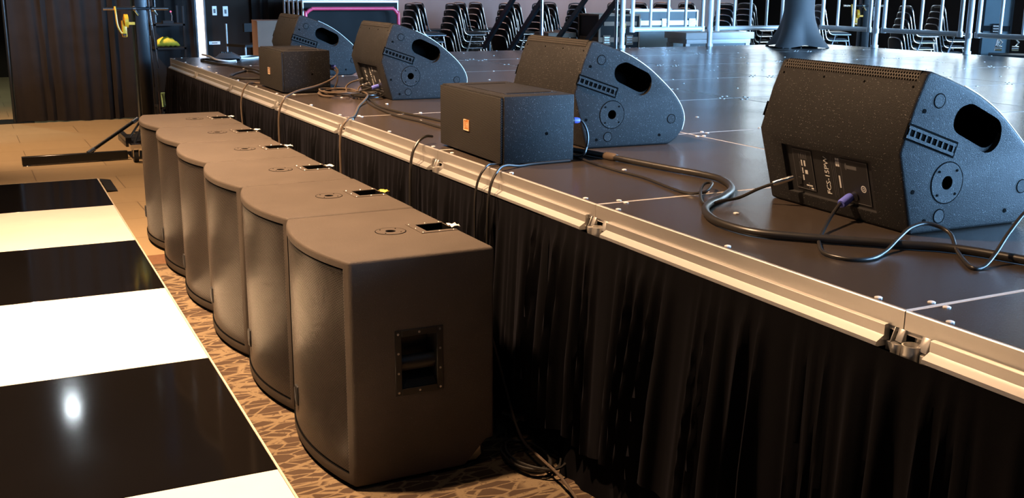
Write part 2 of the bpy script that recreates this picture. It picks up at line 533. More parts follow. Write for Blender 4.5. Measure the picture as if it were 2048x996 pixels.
# ------------------------------------------------------------------ dance floor
ang = -.0175
dance = thing('dance_floor', 'glossy portable dance floor of black and white panels beside the speakers', 'dance floor', (-.88, 1.732, .007), ang)
TL = 1.2
TH = .016
def dpanel(col, i, j):
    x1 = -j * TL - .0012; x0 = -(j + 1) * TL + .0012
    y0 = i * TL + .0012; y1 = (i + 1) * TL - .0012
    MB().box(x0, x1, y0, y1, 0, TH).build('panel', 'dance_white' if col else 'dance_black', dance, bevel=.0015, segs=1)
for i in range(-3, 5):
    for j in range(0, 3):
        dpanel((i + j) % 2 != 0, i, j)
MB().box(.0, .008, -3*TL, 5*TL, 0, TH-.001).build('edge_trim', 'dance_trim', dance)
MB().box(-3*TL, .008, 5*TL, 5*TL+.008, 0, TH-.001).build('edge_trim', 'dance_trim', dance)
ed = MB().prism([(.02, 0), (.10, 0), (.02, .013)], lambda p, y: (p[0], y, p[1]), 4.55*TL, 5*TL).build('ramp_edge', 'black_plastic', dance)

# ------------------------------------------------------------------ stage
KM = 1.2192
stage = thing('stage', 'low portable stage with black deck panels and aluminium edges', 'stage', (0, 0, 0))
def panel_meshes(w):
    e = .0065; g = .001
    b = MB().box(g+e, w-g-e, g+e, KM-g-e, -.018, 0).mesh('deck_panel', 'deck_board', bevel=0)
    f = MB()
    for q in ((g, w-g, g, g+e), (g, w-g, KM-g-e, KM-g), (g, g+e, g+e, KM-g-e), (w-g-e, w-g, g+e, KM-g-e)):
        f.box(q[0], q[1], q[2], q[3], -.05, -.0005)
    fm = f.mesh('edge_frame', 'deck_line')
    t = MB()
    pts = []
    for sx in (0, 1):
        for sy in (0, 1):
            for a, c in ((.018, .095), (.093, .02)):
                pts.append((a if not sx else w-a, c if not sy else KM-c))
    pts += [(.02, .61), (w-.02, .61), (.35*w, .02), (.65*w, KM-.02), (.42, .5), (.3, .93)]
    for (x, y) in pts:
        t.lathe([(.0085, 0), (.0085, .0018), (.0045, .0032)], (x, y, 0), 8)
    tm = t.mesh('bolts', 'bolt_glint')
    return b, fm, tm
COLW = [KM]*3 + [1.28]*3
pm = {w: panel_meshes(w) for w in set(COLW)}
for r in range(-2, 7):
    x = 0
    for w in COLW:
        b, fm, tm = pm[w]
        p = link(bpy.data.objects.new('deck_panel', b), stage); p.location = (x, r*KM, ZD)
        q = link(bpy.data.objects.new('edge_frame', fm), p)
        q = link(bpy.data.objects.new('bolts', tm), p); q['kind'] = 'stuff'
        x += w
DX = sum(COLW); DY = 7*KM
# front edge: upper face, stepped lower band with a gap at each joint
prof_up = [(0, ZD), (-.0025, ZD-.002), (-.0025, ZD-.040), (.004, ZD-.042), (.012, ZD-.04), (.012, ZD-.001)]
prof_lo = [(.002, ZD-.038), (-.012, ZD-.0385), (-.014, ZD-.040), (-.014, ZD-.062), (-.034, ZD-.074), (-.036, ZD-.082), (-.030, ZD-.085), (.002, ZD-.085)]
fn = lambda p, y: (p[0], y, p[1])
up_me = MB().prism(prof_up, fn, .0015, KM-.0015).mesh('fascia', 'aluminium')
lo_me = MB().prism(prof_lo, fn, .040, KM-.080).mesh('lower_rail', 'aluminium')
plug = MB()
plug.prism([(.002, ZD-.040), (-.003, ZD-.040), (-.016, ZD-.072), (.002, ZD-.072)], fn, .020, .023)
plug.prism([(.002, ZD-.040), (-.003, ZD-.040), (-.012, ZD-.066), (.002, ZD-.066)], fn, -.006, .012)
plug.prism([(.002, ZD-.040), (-.003, ZD-.040), (-.014, ZD-.070), (.002, ZD-.070)], fn, -.072, -.050)
plug.box(-.010, .002, -.078, .038, ZD-.092, ZD-.073)
plug_me = plug.mesh('bracket', 'aluminium', bevel=.001, segs=1)
leg = MB()
leg.lathe([(.015, ZD-.150), (.021, ZD-.150), (.021, ZD-.062), (.018, ZD-.062), (.018, ZD-.072)], (-.011, -.034, 0), 22)
leg.cyl((-.012, .006, ZD-.15), (-.012, .006, ZD-.070), .012, 10)
leg.cyl((-.012, -.070, ZD-.15), (-.012, -.070, ZD-.074), .011, 10)
leg.cyl((.030, -.034, 0), (.030, -.034, ZD-.05), .024, 16)
leg.box(-.02, .03, -.05, -.018, ZD-.108, ZD-.09)
leg_me = leg.mesh('leg', 'aluminium')
for r in range(-2, 7):
    for nm, me in (('fascia', up_me), ('lower_rail', lo_me), ('bracket', plug_me), ('leg', leg_me)):
        o = link(bpy.data.objects.new(nm, me), stage); o.location = (0, r*KM, 0)
# side and back edges
for nm, q in (('back_fascia', (0, DX, DY, DY+.012)), ('side_fascia', (DX, DX+.012, -2*KM, DY))):
    MB().box(q[0], q[1], q[2], q[3], ZD-.085, ZD-.001).build(nm, 'aluminium', stage)
for (x, y) in ((DX-.05, DY-.05), (DX-.05, 3*KM), (DX/2, DY-.05), (.1, DY-.06), (DX-.05, -2*KM+.05)):
    MB().cyl((x, y, 0), (x, y, ZD-.05), .024, 12).build('leg', 'aluminium', stage)

# stage skirts
random.seed(4)
def cloth(y0, y1, ztop, hem, step, nz, amp0, amp1, pitch, seed, x_at):
    rows = []
    n = int((y1 - y0) / step)
    for k in range(nz + 1):
        t = k / nz
        row = []
        for i in range(n + 1):
            y = y0 + (y1 - y0) * i / n
            zb = hem(y)
            z = ztop + (zb - ztop) * t
            yy = y + .05 * t * math.sin(y * 2.1 + seed) + .018 * t * math.sin(y * 7.3 + seed * 2)
            ph = 2*PI*yy/pitch + 2.0*math.sin(2*PI*yy/(pitch*4.7) + seed) + 1.3*math.sin(2*PI*yy/(pitch*2.6) + 2*seed)
            v = (.5 + .5*math.cos(ph)) ** 1.4 * (.65 + .35*math.sin(2*PI*yy/(pitch*6.1) + 3*seed))
            v += .22 * (.5 + .5*math.cos(ph*2.3 + seed))
            a = amp0 + (amp1 - amp0) * min(1, t*1.6) ** .7 if t > .07 else amp0 * t / .07
            row.append((x_at(t, y) - a * v, y, z))
        rows.append(row)
    return MB().grid(rows)
def hem_far(y): return .13 + .02*math.sin(y*3.1) + .012*math.sin(y*17)
def hem_near(y):
    return .165 + .018*math.sin(y*9.1 + .6) + .008*math.sin(y*31) if y > -.2 else .15
sk = cloth(1.44, 8.56, ZD-.083, hem_far, .009, 16, .004, .036, .068, 1.3, lambda t, y: -.033 - .004*t)
o = solid('stage_skirt', 'far length of black velvet skirting hanging behind the row of subwoofers', 'skirting', sk, 'velvet', smooth=60, fix=False)
sk = cloth(-2.4, 1.485, ZD-.084, hem_near, .008, 18, .005, .042, .074, 2.7, lambda t, y: -.035 - .010*t)
o = solid('stage_skirt', 'near length of black velvet skirting with a raised hem in the foreground', 'skirting', sk, 'velvet', smooth=60, fix=False)
sk = cloth(-2.4, 1.34, ZD-.12, lambda y: .008, .02, 14, .002, .03, .15, 5.1, lambda t, y: .072 - .19*max(0, t-.45))
o = solid('under_curtain', 'second dark cloth reaching the carpet under the raised velvet hem', 'curtain', sk, 'velvet', smooth=60, fix=False)
rows = []
for k in range(9):
    t = k/8
    rows.append([(x_, DY + .014 + (.004 + .02*t)*(1 + math.sin(x_*60 + 2*math.sin(x_*9))), ZD-.08 - t*(ZD-.1)) for x_ in [i*.02 for i in range(0, int(DX/.02))]])
solid('stage_skirt', 'short black skirting along the far end of the stage', 'skirting', MB().grid(rows), 'velvet', smooth=60, fix=False)

def blocking_skirt(label, a, b_):  # unseen skirting added to keep daylight from under the stage
    a = Vector(a); b_ = Vector(b_); d = (b_ - a); L = d.length; d.normalize(); nr = Vector((d.y, -d.x, 0))
    rows = []
    n = int(L/.025)
    for k in range(7):
        t = k/6
        rows.append([tuple(a + d*(L*i/n) + nr*((.006 + .02*t)*(1 + math.sin(i*1.3 + 2*math.sin(i*.21)))) + Vector((0, 0, ZD-.02 - t*(ZD-.035)))) for i in range(n+1)])
    return solid('stage_skirt', label, 'skirting', MB().grid(rows), 'velvet', smooth=60, fix=False)
blocking_skirt('unseen black skirting added along the right side of the stage to block daylight', (DX+.014, -2*KM, 0), (DX+.014, DY, 0))
blocking_skirt('unseen black skirting added at the near end of the stage to block light', (0, -2*KM-.004, 0), (DX, -2*KM-.004, 0))

# ------------------------------------------------------------------ subwoofers
SW, SH, SD = .690, .750, .485        # width, height, straight depth
BUL = .060
def front_x(y):                       # y in -SW/2 .. SW/2, front toward -x
    h = SW/2
    rad = (h*h + BUL*BUL) / (2*BUL)
    return -(math.sqrt(rad*rad - y*y) - (rad - BUL))
def make_sub():
    root = thing('subwoofer', '', 'speaker')
    # local: x=0 is the straight front line, back at x=SD, y centred
    h = SW/2; n = 22
    plan = [(SD, -h)] + [(SD, h)] + [(front_x(h - 2*h*k/n), h - 2*h*k/n) for k in range(n+1)]
    body = MB().prism(plan, lambda p, z: (p[0], p[1], z), .012, SH).build('cabinet', 'sub_paint', root, bevel=.010, segs=3)
    cs = []
    # grille recess
    hb = h - .030
    pl = [(front_x(hb - 2*hb*k/n) + .013, hb - 2*hb*k/n) for k in range(n+1)] + [(-.3, -hb), (-.3, hb)]
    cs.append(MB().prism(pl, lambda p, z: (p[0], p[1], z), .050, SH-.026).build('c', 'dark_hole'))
    # rear lower corner cut for the wheels
    cs.append(MB().prism([(SD+.1, -.1), (SD-.14, -.1), (SD-.14, .004), (SD-.105, .018), (SD-.03, .095), (SD+.1, .115)], lambda p, y: (p[0], y, p[1]), -h-.1, h+.1).build('c', 'sub_paint'))
    # side handles
    hx = .222; hz = .405
    for s_ in (-1, 1):
        m = MB().box(hx-.062, hx+.062, s_*(h-.085), s_*(h+.02), hz-.088, hz+.088) if s_ > 0 else MB().box(hx-.062, hx+.062, -h-.02, -h+.085, hz-.088, hz+.088)
        cs.append(m.build('c', 'black_plastic'))
    # top handle cup and pole socket
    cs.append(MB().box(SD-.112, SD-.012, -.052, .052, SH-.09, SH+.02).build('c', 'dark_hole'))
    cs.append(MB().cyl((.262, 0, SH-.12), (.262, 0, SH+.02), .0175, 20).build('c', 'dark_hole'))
    cut(body, cs)
    # perforated steel grille: real round-cornered holes in a thin curved sheet
    g = MB(); pit = .0064; rw = pit*.8660254; rh = pit*.41; dep = .0005
    hw = hb - .004; z0g, z1g = .056, SH-.032
    nr = int((z1g - z0g)/rw); nc = int(2*hw/pit)
    cs6 = [(math.cos(PI/6 + PI/3*k), math.sin(PI/6 + PI/3*k)) for k in range(6)]
    rc = pit/math.sqrt(3)
    for i in range(nr):
        zc = z0g + (i+.5)*rw
        for j in range(nc):
            yc = -hw + (j + .5 + (.5 if i % 2 else 0.))*pit
            if yc > hw: continue
            n0 = len(g.v)
            for rad_, dx_ in ((rc, 0.), (rh, 0.), (rh, dep)):
                for (c_, s_) in cs6:
                    y_ = yc + rad_*c_
                    g.v.append((front_x(y_) + .005 + dx_, y_, zc + rad_*s_))
            for k in range(6):
                k2 = (k+1) % 6
                g.f.append((n0+k, n0+k2, n0+6+k2, n0+6+k)); g.f.append((n0+6+k, n0+6+k2, n0+12+k2, n0+12+k))
                g.m += [0, 0]
    gr = g.build('grille', 'grille_metal', root, fix=False, smooth=30)
    for s_ in (-1, 1):
        MB().box(front_x(hb)+.002, front_x(hb)+.012, s_*(hb-.004)-.004, s_*(hb-.004)+.004, .054, SH-.030).build('grille_edge', 'black_plastic', root)
    sc = MB()
    for s_ in (-1, 1):
        for z in (.07, .24, .40, .57, SH-.045):
            sc.lathe([(.005, 0), (.0045, .002), (.002, .003)], (0, 0, 0), 8)
            m = len(sc.v) - 24
            for q in range(m, len(sc.v)):
                x, y, zz = sc.v[q]
                sc.v[q] = (-zz + .004, s_*(h-.020) + x, z + y)
    sc.build('screws', 'screw_steel', root)
    # logo plate low on the grille, on the far half
    ly = -.035 + .16
    lx = front_x(ly)
    lg = MB().box(lx-.002, lx+.008, ly-.017, ly+.017, .135, .205).build('badge', 'plate_black', root, bevel=.002, segs=1)
    mk = MB()
    mk.add([(lx-.0035, ly+.012, .196), (lx-.0035, ly+.004, .200), (lx-.0035, ly-.003, .178), (lx-.0035, ly-.009, .174), (lx-.0035, ly-.004, .163), (lx-.0035, ly-.013, .141), (lx-.0035, ly+.006, .150), (lx-.0035, ly+.012, .156)], [tuple(range(8))])
    mk.build('badge_mark', 'print_grey', lg)
    # top plate ring
    ring = MB().lathe([(.018, 0), (.018, .0016), (.050, .0016), (.052, 0)], (.262, 0, SH), 28)
    ring.f = [f for f in ring.f if len(f) == 4]
    ring.build('pole_plate', 'black_plastic' if False else 'sub_paint', root, fix=False)
    gv = MB().tube([(.262 + .052*math.cos(2*PI*k/28), .052*math.sin(2*PI*k/28), SH+.0004) for k in range(28)], .0014, 5, closed=True)
    gv.build('pole_plate_rim', 'dark_hole', root)
    s4 = MB()
    for k in range(4):
        a = PI/4 + k*PI/2
        s4.lathe([(.003, 0), (.002, .0016)], (.262 + .039*math.cos(a), .039*math.sin(a), SH+.0016), 8)
    s4.build('screws', 'dark_hole', root)
    # top handle plate with screws
    tp = MB()
    for q in ((SD-.140, SD-.113, -.076, .076), (SD-.113, SD-.008, -.076, -.053), (SD-.113, SD-.008, .053, .076)):
        tp.box(q[0], q[1], q[2], q[3], SH, SH+.002)
    t = tp.build('handle_plate', 'black_plastic' if False else 'sub_paint', root)
    ts = MB()
    for (x, y) in ((SD-.13, -.066), (SD-.13, 0), (SD-.13, .066), (SD-.07, -.066), (SD-.07, .066), (SD-.018, -.066), (SD-.018, .066)):
        ts.lathe([(.0045, 0), (.003, .002)], (x, y, SH+.002), 8)
    ts.build('screws', 'screw_steel', t)
    MB().box(SD-.095, SD-.07, -.05, .05, SH-.055, SH-.03).build('handle_bar', 'dark_hole', root, bevel=.006)
    # side handles
    for s_ in (-1, 1):
        ys = s_*h
        def B(mb, x0, x1, d0, d1, z0, z1):
            ya, yb = sorted((ys + s_*d0, ys + s_*d1)); return mb.box(x0, x1, ya, yb, z0, z1)
        fr = MB(); a = .082; b_ = .108; i1 = .060; i2 = .086
        B(fr, hx-a, hx-i1, -.001, .003, hz-b_, hz+b_); B(fr, hx+i1, hx+a, -.001, .003, hz-b_, hz+b_)
        B(fr, hx-i1, hx+i1, -.001, .003, hz-b_, hz-i2); B(fr, hx-i1, hx+i1, -.001, .003, hz+i2, hz+b_)
        hd = fr.build('side_handle', 'black_plastic', root, bevel=.0012, segs=1)
        gp = MB()
        rows = []
        for k in range(7):
            t = k/6
            ang_ = -.9 + 2.2*t
            rows.append([(hx - i1, ys - s_*(.012 + .026*(1-math.cos(ang_))), hz - .012 + .026*math.sin(ang_)*1.1), (hx + i1, ys - s_*(.012 + .026*(1-math.cos(ang_))), hz - .012 + .026*math.sin(ang_)*1.1)])
        gp.grid(rows)
        gp.add([(hx-i1, ys - s_*.004, hz-i2), (hx+i1, ys - s_*.004, hz-i2), (hx+i1, ys - s_*.07, hz-i2+.04), (hx-i1, ys - s_*.07, hz-i2+.04)], [(0,1,2,3)])
        gp.build('grip', 'black_plastic', hd)
        hs = MB()
        for (x, z) in ((-.071, -.097), (0, -.097), (.071, -.097), (-.071, .097), (0, .097), (.071, .097), (-.071, -.033), (-.071, .033), (.071, -.033), (.071, .033)):
            hs.lathe([(.0042, 0), (.003, .002)], (0, 0, 0), 8)
            for q in range(len(hs.v)-16, len(hs.v)):
                xx, yy, zz = hs.v[q]; hs.v[q] = (hx + x + xx, ys + s_*(.003 + zz), hz + z + yy)
        hs.build('screws', 'screw_steel', hd)
    # wheels with steel brackets
    for s_ in (-1, 1):
        y = s_*(h - .055)
        w = MB().cyl((SD-.055, y-.018, .036), (SD-.055, y+.018, .036), .036, 18).build('caster', 'rubber', root)
        MB().prism([(SD-.135, .014), (SD-.052, .014), (SD-.034, .030), (SD-.040, .088)], lambda p, yy: (p[0], yy, p[1]), y + s_*.024, y + s_*.028).build('caster_bracket', 'screw_steel', w, bevel=.001, segs=1)
        MB().prism([(SD-.135, .014), (SD-.052, .014), (SD-.034, .030), (SD-.040, .088)], lambda p, yy: (p[0], yy, p[1]), y - s_*.028, y - s_*.024).build('caster_bracket', 'screw_steel', w, bevel=.001, segs=1)
    for x in (.03, .30):
        for s_ in (-1, 1):
            MB().lathe([(.016, 0), (.018, .013)], (x, s_*(h-.06), 0), 12).build('foot', 'rubber', root)
    return root
subs = []
SUBY = [1.4925, 2.1900, 2.8845, 3.5800, 4.2760, 4.9710]
SUBX = [-.694, -.690, -.697, -.694, -.684, -.676]
sub_lab = ['nearest black subwoofer with its recessed side handle fully in view',
           'second subwoofer from the front, a yellow tag at its top handle',
           'third subwoofer from the front of the row along the stage',
           'fourth subwoofer from the front, third from the far end of the row',
           'fifth subwoofer from the front, next to the farthest one',
           'farthest subwoofer of the row, beside the crank lift']
sub0 = make_sub()
for i in range(6):
    s_ = sub0 if i == 0 else dup(sub0)
    s_.location = (SUBX[i], SUBY[i] + SW/2 + .003, .006); s_.rotation_euler = (0, 0, R((0, .12, -.10, .10, .12, .08)[i]))
    tag(s_, sub_lab[i], 'speaker', 'subwoofers in a row along the stage front')
    subs.append(s_)
# small paper tags stuck at the top handles
for i, (col, nm) in enumerate((('tag_white', 'white'), ('tag_yellow', 'yellow'), ('tag_white', 'white'), ('tag_white', 'white'), ('tag_white', 'white'), ('tag_white', 'white'))):
    m = MB()
    random.seed(20 + i)
    rows = [[(a*.011, (b-1.5)*.016, .003 + .006*abs(math.sin(a*2.1 + b*1.7 + i))) for b in range(4)] for a in range(4)]
    m.grid(rows)
    m.v += []
    o = solid('paper_tag', '%s crumpled tag on the top handle of the %s subwoofer' % (nm, ('nearest', 'second', 'third', 'fourth', 'fifth', 'farthest')[i]), 'tag', m, col,
              (SUBX[i] + SD - .022, SUBY[i] + SW/2 - .03, SH + .0085), 'paper tags on the subwoofer handles', fix=False)
    md = o.modifiers.new('thick', 'SOLIDIFY'); md.thickness = .0012

# ------------------------------------------------------------------ stage monitors
WW = .585
WP = [(0, 0), (.395, 0), (.432, .022), (.458, .055), (.468, .094), (.463, .128), (.445, .165), (.415, .204), (.375, .243), (.31, .298), (.26, .333), (.205, .364), (.15, .389), (.095, .410), (.035, .429), (.018, .431), (.008, .424), (-.025, .345), (-.062, .222)]
def make_wedge():
    root = thing('stage_monitor', '', 'speaker')
    fnw = lambda p, y: (p[0], y, p[1])
    bm = MB().prism(WP, fnw, 0, WW)
    body = bm.build('cabinet', 'wedge_paint', root, bevel=0)
    me = body.data
    b = bmesh.new(); b.from_mesh(me)
    es = [e for e in b.edges if len(e.link_faces) == 2 and e.calc_face_angle(0) > R(40)]
    bmesh.ops.bevel(b, geom=es, offset=.009, segments=3, affect='EDGES', profile=.5, clamp_overlap=True)
    b.to_mesh(me); b.free()
    cs = []
    def onside(u, v, s_, d): return (u, (d if s_ < 0 else WW - d), v)
    # slanted hand slots through both cheeks
    c0 = Vector((.172, .300)); c1 = Vector((.255, .262))
    dr = (c1 - c0).normalized(); nr = Vector((-dr.y, dr.x)); rr = .043
    cap = []
    for k in range(13):
        a = PI/2 + PI*k/12; cap.append(c0 + dr*rr*math.cos(a) + nr*rr*math.sin(a))
    for k in range(13):
        a = -PI/2 + PI*k/12; cap.append(c1 + dr*rr*math.cos(a) + nr*rr*math.sin(a))
    cap2 = [p + (p - (c0 + c1)/2).normalized()*.006 + Vector((-.006, -.007)) for p in cap]
    for ya, yb in ((-.05, .014), (WW-.014, WW+.05)):
        cs.append(MB().prism([(p.x, p.y) for p in cap2], fnw, ya, yb).build('c', 'wedge_paint'))
    for ya, yb in ((-.05, .11), (WW-.11, WW+.05)):
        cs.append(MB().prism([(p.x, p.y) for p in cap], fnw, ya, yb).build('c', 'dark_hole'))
    # pole hole
    for ya, yb in ((-.05, .08), (WW-.08, WW+.05)):
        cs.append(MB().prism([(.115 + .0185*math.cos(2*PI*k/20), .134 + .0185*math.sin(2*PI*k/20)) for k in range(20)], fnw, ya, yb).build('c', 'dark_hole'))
    # connector recess in the lower rear face
    A = Vector((0, 0)); E = Vector((-.062, .222)); d = (E - A).normalized(); nn = Vector((-d.y, d.x))
    def rp(t, q): v = A + d*t + nn*q; return (v.x, v.y)
    cs.append(MB().prism([rp(.040, -.012), rp(.192, -.012), rp(.192, .03), rp(.040, .03)], fnw, .115, .49).build('c', 'plate_black'))
    cut(body, cs)
    # perforated front grille and smooth cap along the upper rear edge
    ins = lambda t: t
    gp = WP[5:16]
    outl = [(p[0] + .0015, p[1] + .0015) for p in gp]
    rows = [[(p[0], .018, p[1]), (p[0], WW - .018, p[1])] for p in outl]
    g = MB().grid(rows).build('grille', 'wedge_grille', root, fix=False, smooth=70)
    E2 = Vector((-.062, .222)); D2 = Vector((.008, .424)); du = (D2 - E2).normalized(); nu = Vector((-du.y, du.x))
    L = (D2 - E2).length
    def up(t, q): v = E2 + du*t + nu*q; return v
    cp_ = MB(); a0, a1 = up(L-.062, .0012), up(L-.004, .0012)
    a2 = Vector((.020, .4335))
    cp_.grid([[(a0.x, .020, a0.y), (a0.x, WW-.02, a0.y)], [(a1.x, .020, a1.y), (a1.x, WW-.02, a1.y)]])
    cp_.build('rear_cap', 'wedge_cap', root, fix=False)
    # perforated strip on the top rounding
    st = MB(); pa = [up(L-.020, .0022), Vector((.0065, .4255)), Vector((.017, .4328)), Vector((.035, .4312))]
    st.grid([[(p.x, .024, p.y), (p.x, WW-.024, p.y)] for p in pa])
    st.build('top_grille', 'wedge_grille', root, fix=False, smooth=70)
    sm = MB()
    for y in (.03, .21, .375, .555):
        c = up(L-.036, .0016); sm.cyl((c.x, y, c.y), (c.x + nu.x*.002, y, c.y + nu.y*.002), .0035, 8)
    for (y, t) in ((.045, .095), (.25, .072), (.335, .072), (.54, .105)):
        c = up(t, -.0005); sm.cyl((c.x, y, c.y), (c.x + nu.x*.0022, y, c.y + nu.y*.0022), .0068, 10)
    sm.build('screws', 'dark_hole', root)
    # side fittings (both cheeks)
    for s_ in (-1, 1):
        y0 = 0 if s_ < 0 else WW
        Yo = lambda q: y0 + s_*q
        # flange
        fl = MB(); seg = 30
        rg = [[(.115 + r_*math.cos(2*PI*k/seg), Yo(q), .134 + r_*math.sin(2*PI*k/seg)) for k in range(seg)] for r_, q in ((.019, -.004), (.019, .0015), (.055, .0015), (.057, -.001))]
        fl.grid(rg, 0, True)
        f_ = fl.build('pole_flange', 'wedge_paint', root, fix=False)
        rim = MB().tube([(.115 + .057*math.cos(2*PI*k/seg), Yo(.0004), .134 + .057*math.sin(2*PI*k/seg)) for k in range(seg)], .0012, 5, closed=True)
        rim.build('flange_rim', 'dark_hole', f_)
        fs = MB()
        for k, mtn in enumerate((0, 1, 2, 3)):
            a = PI/4 + k*PI/2
            fs.cyl((.115 + .045*math.cos(a), Yo(.0005), .134 + .045*math.sin(a)), (.115 + .045*math.cos(a), Yo(.003), .134 + .045*math.sin(a)), .0036, 8)
        fs.build('screws', 'dark_hole', f_)
        # slotted fly track
        tc0 = Vector((-.043, .280)); tc1 = Vector((.128, .222)); td = (tc1 - tc0).normalized(); tn = Vector((-td.y, td.x)); TLn = (tc1 - tc0).length
        def tp(a, b_): v = tc0 + td*a + tn*b_; return v
        pts = [tp(0, -.0165), tp(TLn, -.0165), tp(TLn, .0165), tp(0, .0165)]
        ft = MB()
        ft.prism([(p.x, p.y) for p in (tp(-.003, -.0215), tp(TLn+.007, -.0215), tp(TLn+.007, .0230), tp(-.003, .0230))], fnw, Yo(-.004), Yo(.0008))  # dark backing widened past the lips: shadow outline painted around the track
        bk = ft.build('fly_track', 'dark_hole', root)
        ft = MB()
        ft.prism([(p.x, p.y) for p in (tp(0, .0085), tp(TLn, .0085), tp(TLn, .0165), tp(0, .0165))], fnw, Yo(.0006), Yo(.004))
        ft.prism([(p.x, p.y) for p in (tp(0, -.0165), tp(TLn, -.0165), tp(TLn, -.0085), tp(0, -.0085))], fnw, Yo(.0006), Yo(.004))
        for k in range(9):
            a = .006 + k*(TLn-.012)/8
            ft.prism([(p.x, p.y) for p in (tp(a-.003, -.009), tp(a+.003, -.009), tp(a+.003, .009), tp(a-.003, .009))], fnw, Yo(.0004), Yo(.0036))
        ft.build('track_lips', 'wedge_paint', bk)
        # round plugs and small holes
        for (u, v) in ((.060, .355), (.400, .105), (.098, .044)):
            pl = MB()
            pl.grid([[(u + r_*math.cos(2*PI*k/20), Yo(q), v + r_*math.sin(2*PI*k/20)) for k in range(20)] for r_, q in ((.0001, .0012), (.0175, .0012), (.0185, -.001))], 0, True)
            pg = pl.build('side_plug', 'wedge_paint', root, fix=False)
            MB().tube([(u + .0188*math.cos(2*PI*k/20), Yo(.0003), v + .0188*math.sin(2*PI*k/20)) for k in range(20)], .0015, 5, closed=True).build('plug_rim', 'dark_hole', pg)
        hl = MB()
        for (u, v) in ((.010, .330), (-.004, .117), (.046, .034), (.344, .040)):
            hl.cyl((u, Yo(-.002), v), (u, Yo(.0012), v), .0062, 10)
        hl.build('insert_holes', 'dark_hole', root)
    for yy in (.007, WW-.007):
        MB().tube(spline([(p[0]+.0012, yy, p[1]+.0012) for p in WP[3:13]], 3), .0020, 6).build('front_trim', 'screw_steel', root)
    # connector plates on the rear
    def rear(t, y, q): v = A + d*t + nn*(q - .012); return (v.x, y, v.y)
    def plate(name, t0, t1, y0, y1, q0, q1, mt, par=root):
        m = MB()
        m.add([rear(t0, y0, q0), rear(t0, y1, q0), rear(t1, y1, q0), rear(t1, y0, q0), rear(t0, y0, q1), rear(t0, y1, q1), rear(t1, y1, q1), rear(t1, y0, q1)],
              [(0,1,2,3), (4,5,6,7), (0,1,5,4), (1,2,6,5), (2,3,7,6), (3,0,4,7)])
        return m.build(name, mt, par)
    pl1 = plate('input_plate', .052, .180, .371, .458, 0, .002, 'plate_black')
    pl2 = plate('power_plate', .048, .178, .141, .252, 0, .002, 'plate_black')
    def outline(par, t0, t1, y0, y1):
        w = .0012
        for q in ((t0, t0+w, y0, y1), (t1-w, t1, y0, y1), (t0, t1, y0, y0+w), (t0, t1, y1-w, y1)):
            plate('outline', *q, .002, .0024, 'print_grey', par)
    outline(pl1, .054, .178, .373, .456); outline(pl2, .050, .176, .143, .250)
    # printed blocks
    for (t0, t1, y0, y1) in ((.150, .170, .418, .421), (.128, .146, .418, .423), (.104, .122, .418, .4225), (.082, .099, .418, .423), (.150, .172, .411, .413), (.150, .172, .404, .406), (.150, .172, .397, .399), (.128, .146, .404, .411), (.104, .116, .398, .410), (.066, .070, .385, .412), (.058, .078, .398, .401), (.058, .062, .382, .392), (.150, .168, .428, .430), (.110, .14, .428, .430)):
        plate('print', t0, t1, y0, y1, .002, .0024, 'print_white' if y1-y0 > .0042 else 'print_grey', pl1)
    for (t0, t1, y0, y1) in ((.150, .160, .185, .232), (.146, .166, .226, .230)):
        plate('print', t0, t1, y0, y1, .002, .0024, 'print_grey', pl2)
    for k in range(3):
        for j in range(2):
            plate('print', .150 + k*.009, .157 + k*.009, .256 + j*.0085, .2625 + j*.0085, 0, .0008, 'print_white')
    plate('print', .085, .122, .259, .265, 0, .0008, 'print_white')
    for k, (ta, tb) in enumerate(((.05, .178), (.058, .172), (.052, .160))):
        plate('print', ta, tb, .288 - k*.007, .2892 - k*.007, 0, .0008, 'print_grey')
    # model name, reading upwards
    tm = text_mesh('model_name', 'FCS-15PW', .026, 'print_white')
    to = link(bpy.data.objects.new('model_name', tm), root)
    ux = Vector((d.x, 0, d.y)); nz = Vector((nn.x, 0, nn.y)); uy = nz.cross(ux)
    mt = Matrix((ux, uy, nz)).transposed().to_4x4()
    mt.translation = Vector(rear(.114, .312, .001)); to.matrix_local = mt
    # round emblem and sockets
    em = MB(); cen = Vector(rear(.098, .166, .0024))
    for (ri, ro) in ((.0075, .0105), (.0028, .0048)):
        em.grid([[tuple(cen + (ux*math.cos(2*PI*k/20) + uy*math.sin(2*PI*k/20))*r_) for k in range(20)] for r_ in (ri, ro)], 0, True)
    em.build('round_emblem', 'print_white', pl2, fix=False)
    for (t, y, par, r_) in ((.070, .205, pl2, .014), (.078, .440, pl1, .012)):
        m = MB(); c0_ = Vector(rear(t, y, .002)); m.cyl(c0_, c0_ + nz*.003, r_, 16); m.build('socket', 'black_plastic', par)
    return root
wedge0 = make_wedge()
wedges = []
for i, (x, y, rz, lb) in enumerate((
        (.538, .500, R(-2.2), 'nearest wedge stage monitor with a blue power plug in its rear'),
        (.556, 2.216, R(-2.5), 'second wedge stage monitor, standing behind the near black speaker box'),
        (.512, 4.318, R(-2.0), 'third wedge stage monitor beside the coiled black cables'),
        (.496, 6.150, R(-2.0), 'farthest wedge stage monitor, behind the far black speaker box'))):
    w = wedge0 if i == 0 else dup(wedge0)
    w.location = (x, y, ZD + .0008); w.rotation_euler = (0, 0, rz)
    tag(w, lb, 'speaker', 'wedge monitors along the stage edge'); wedges.append(w)

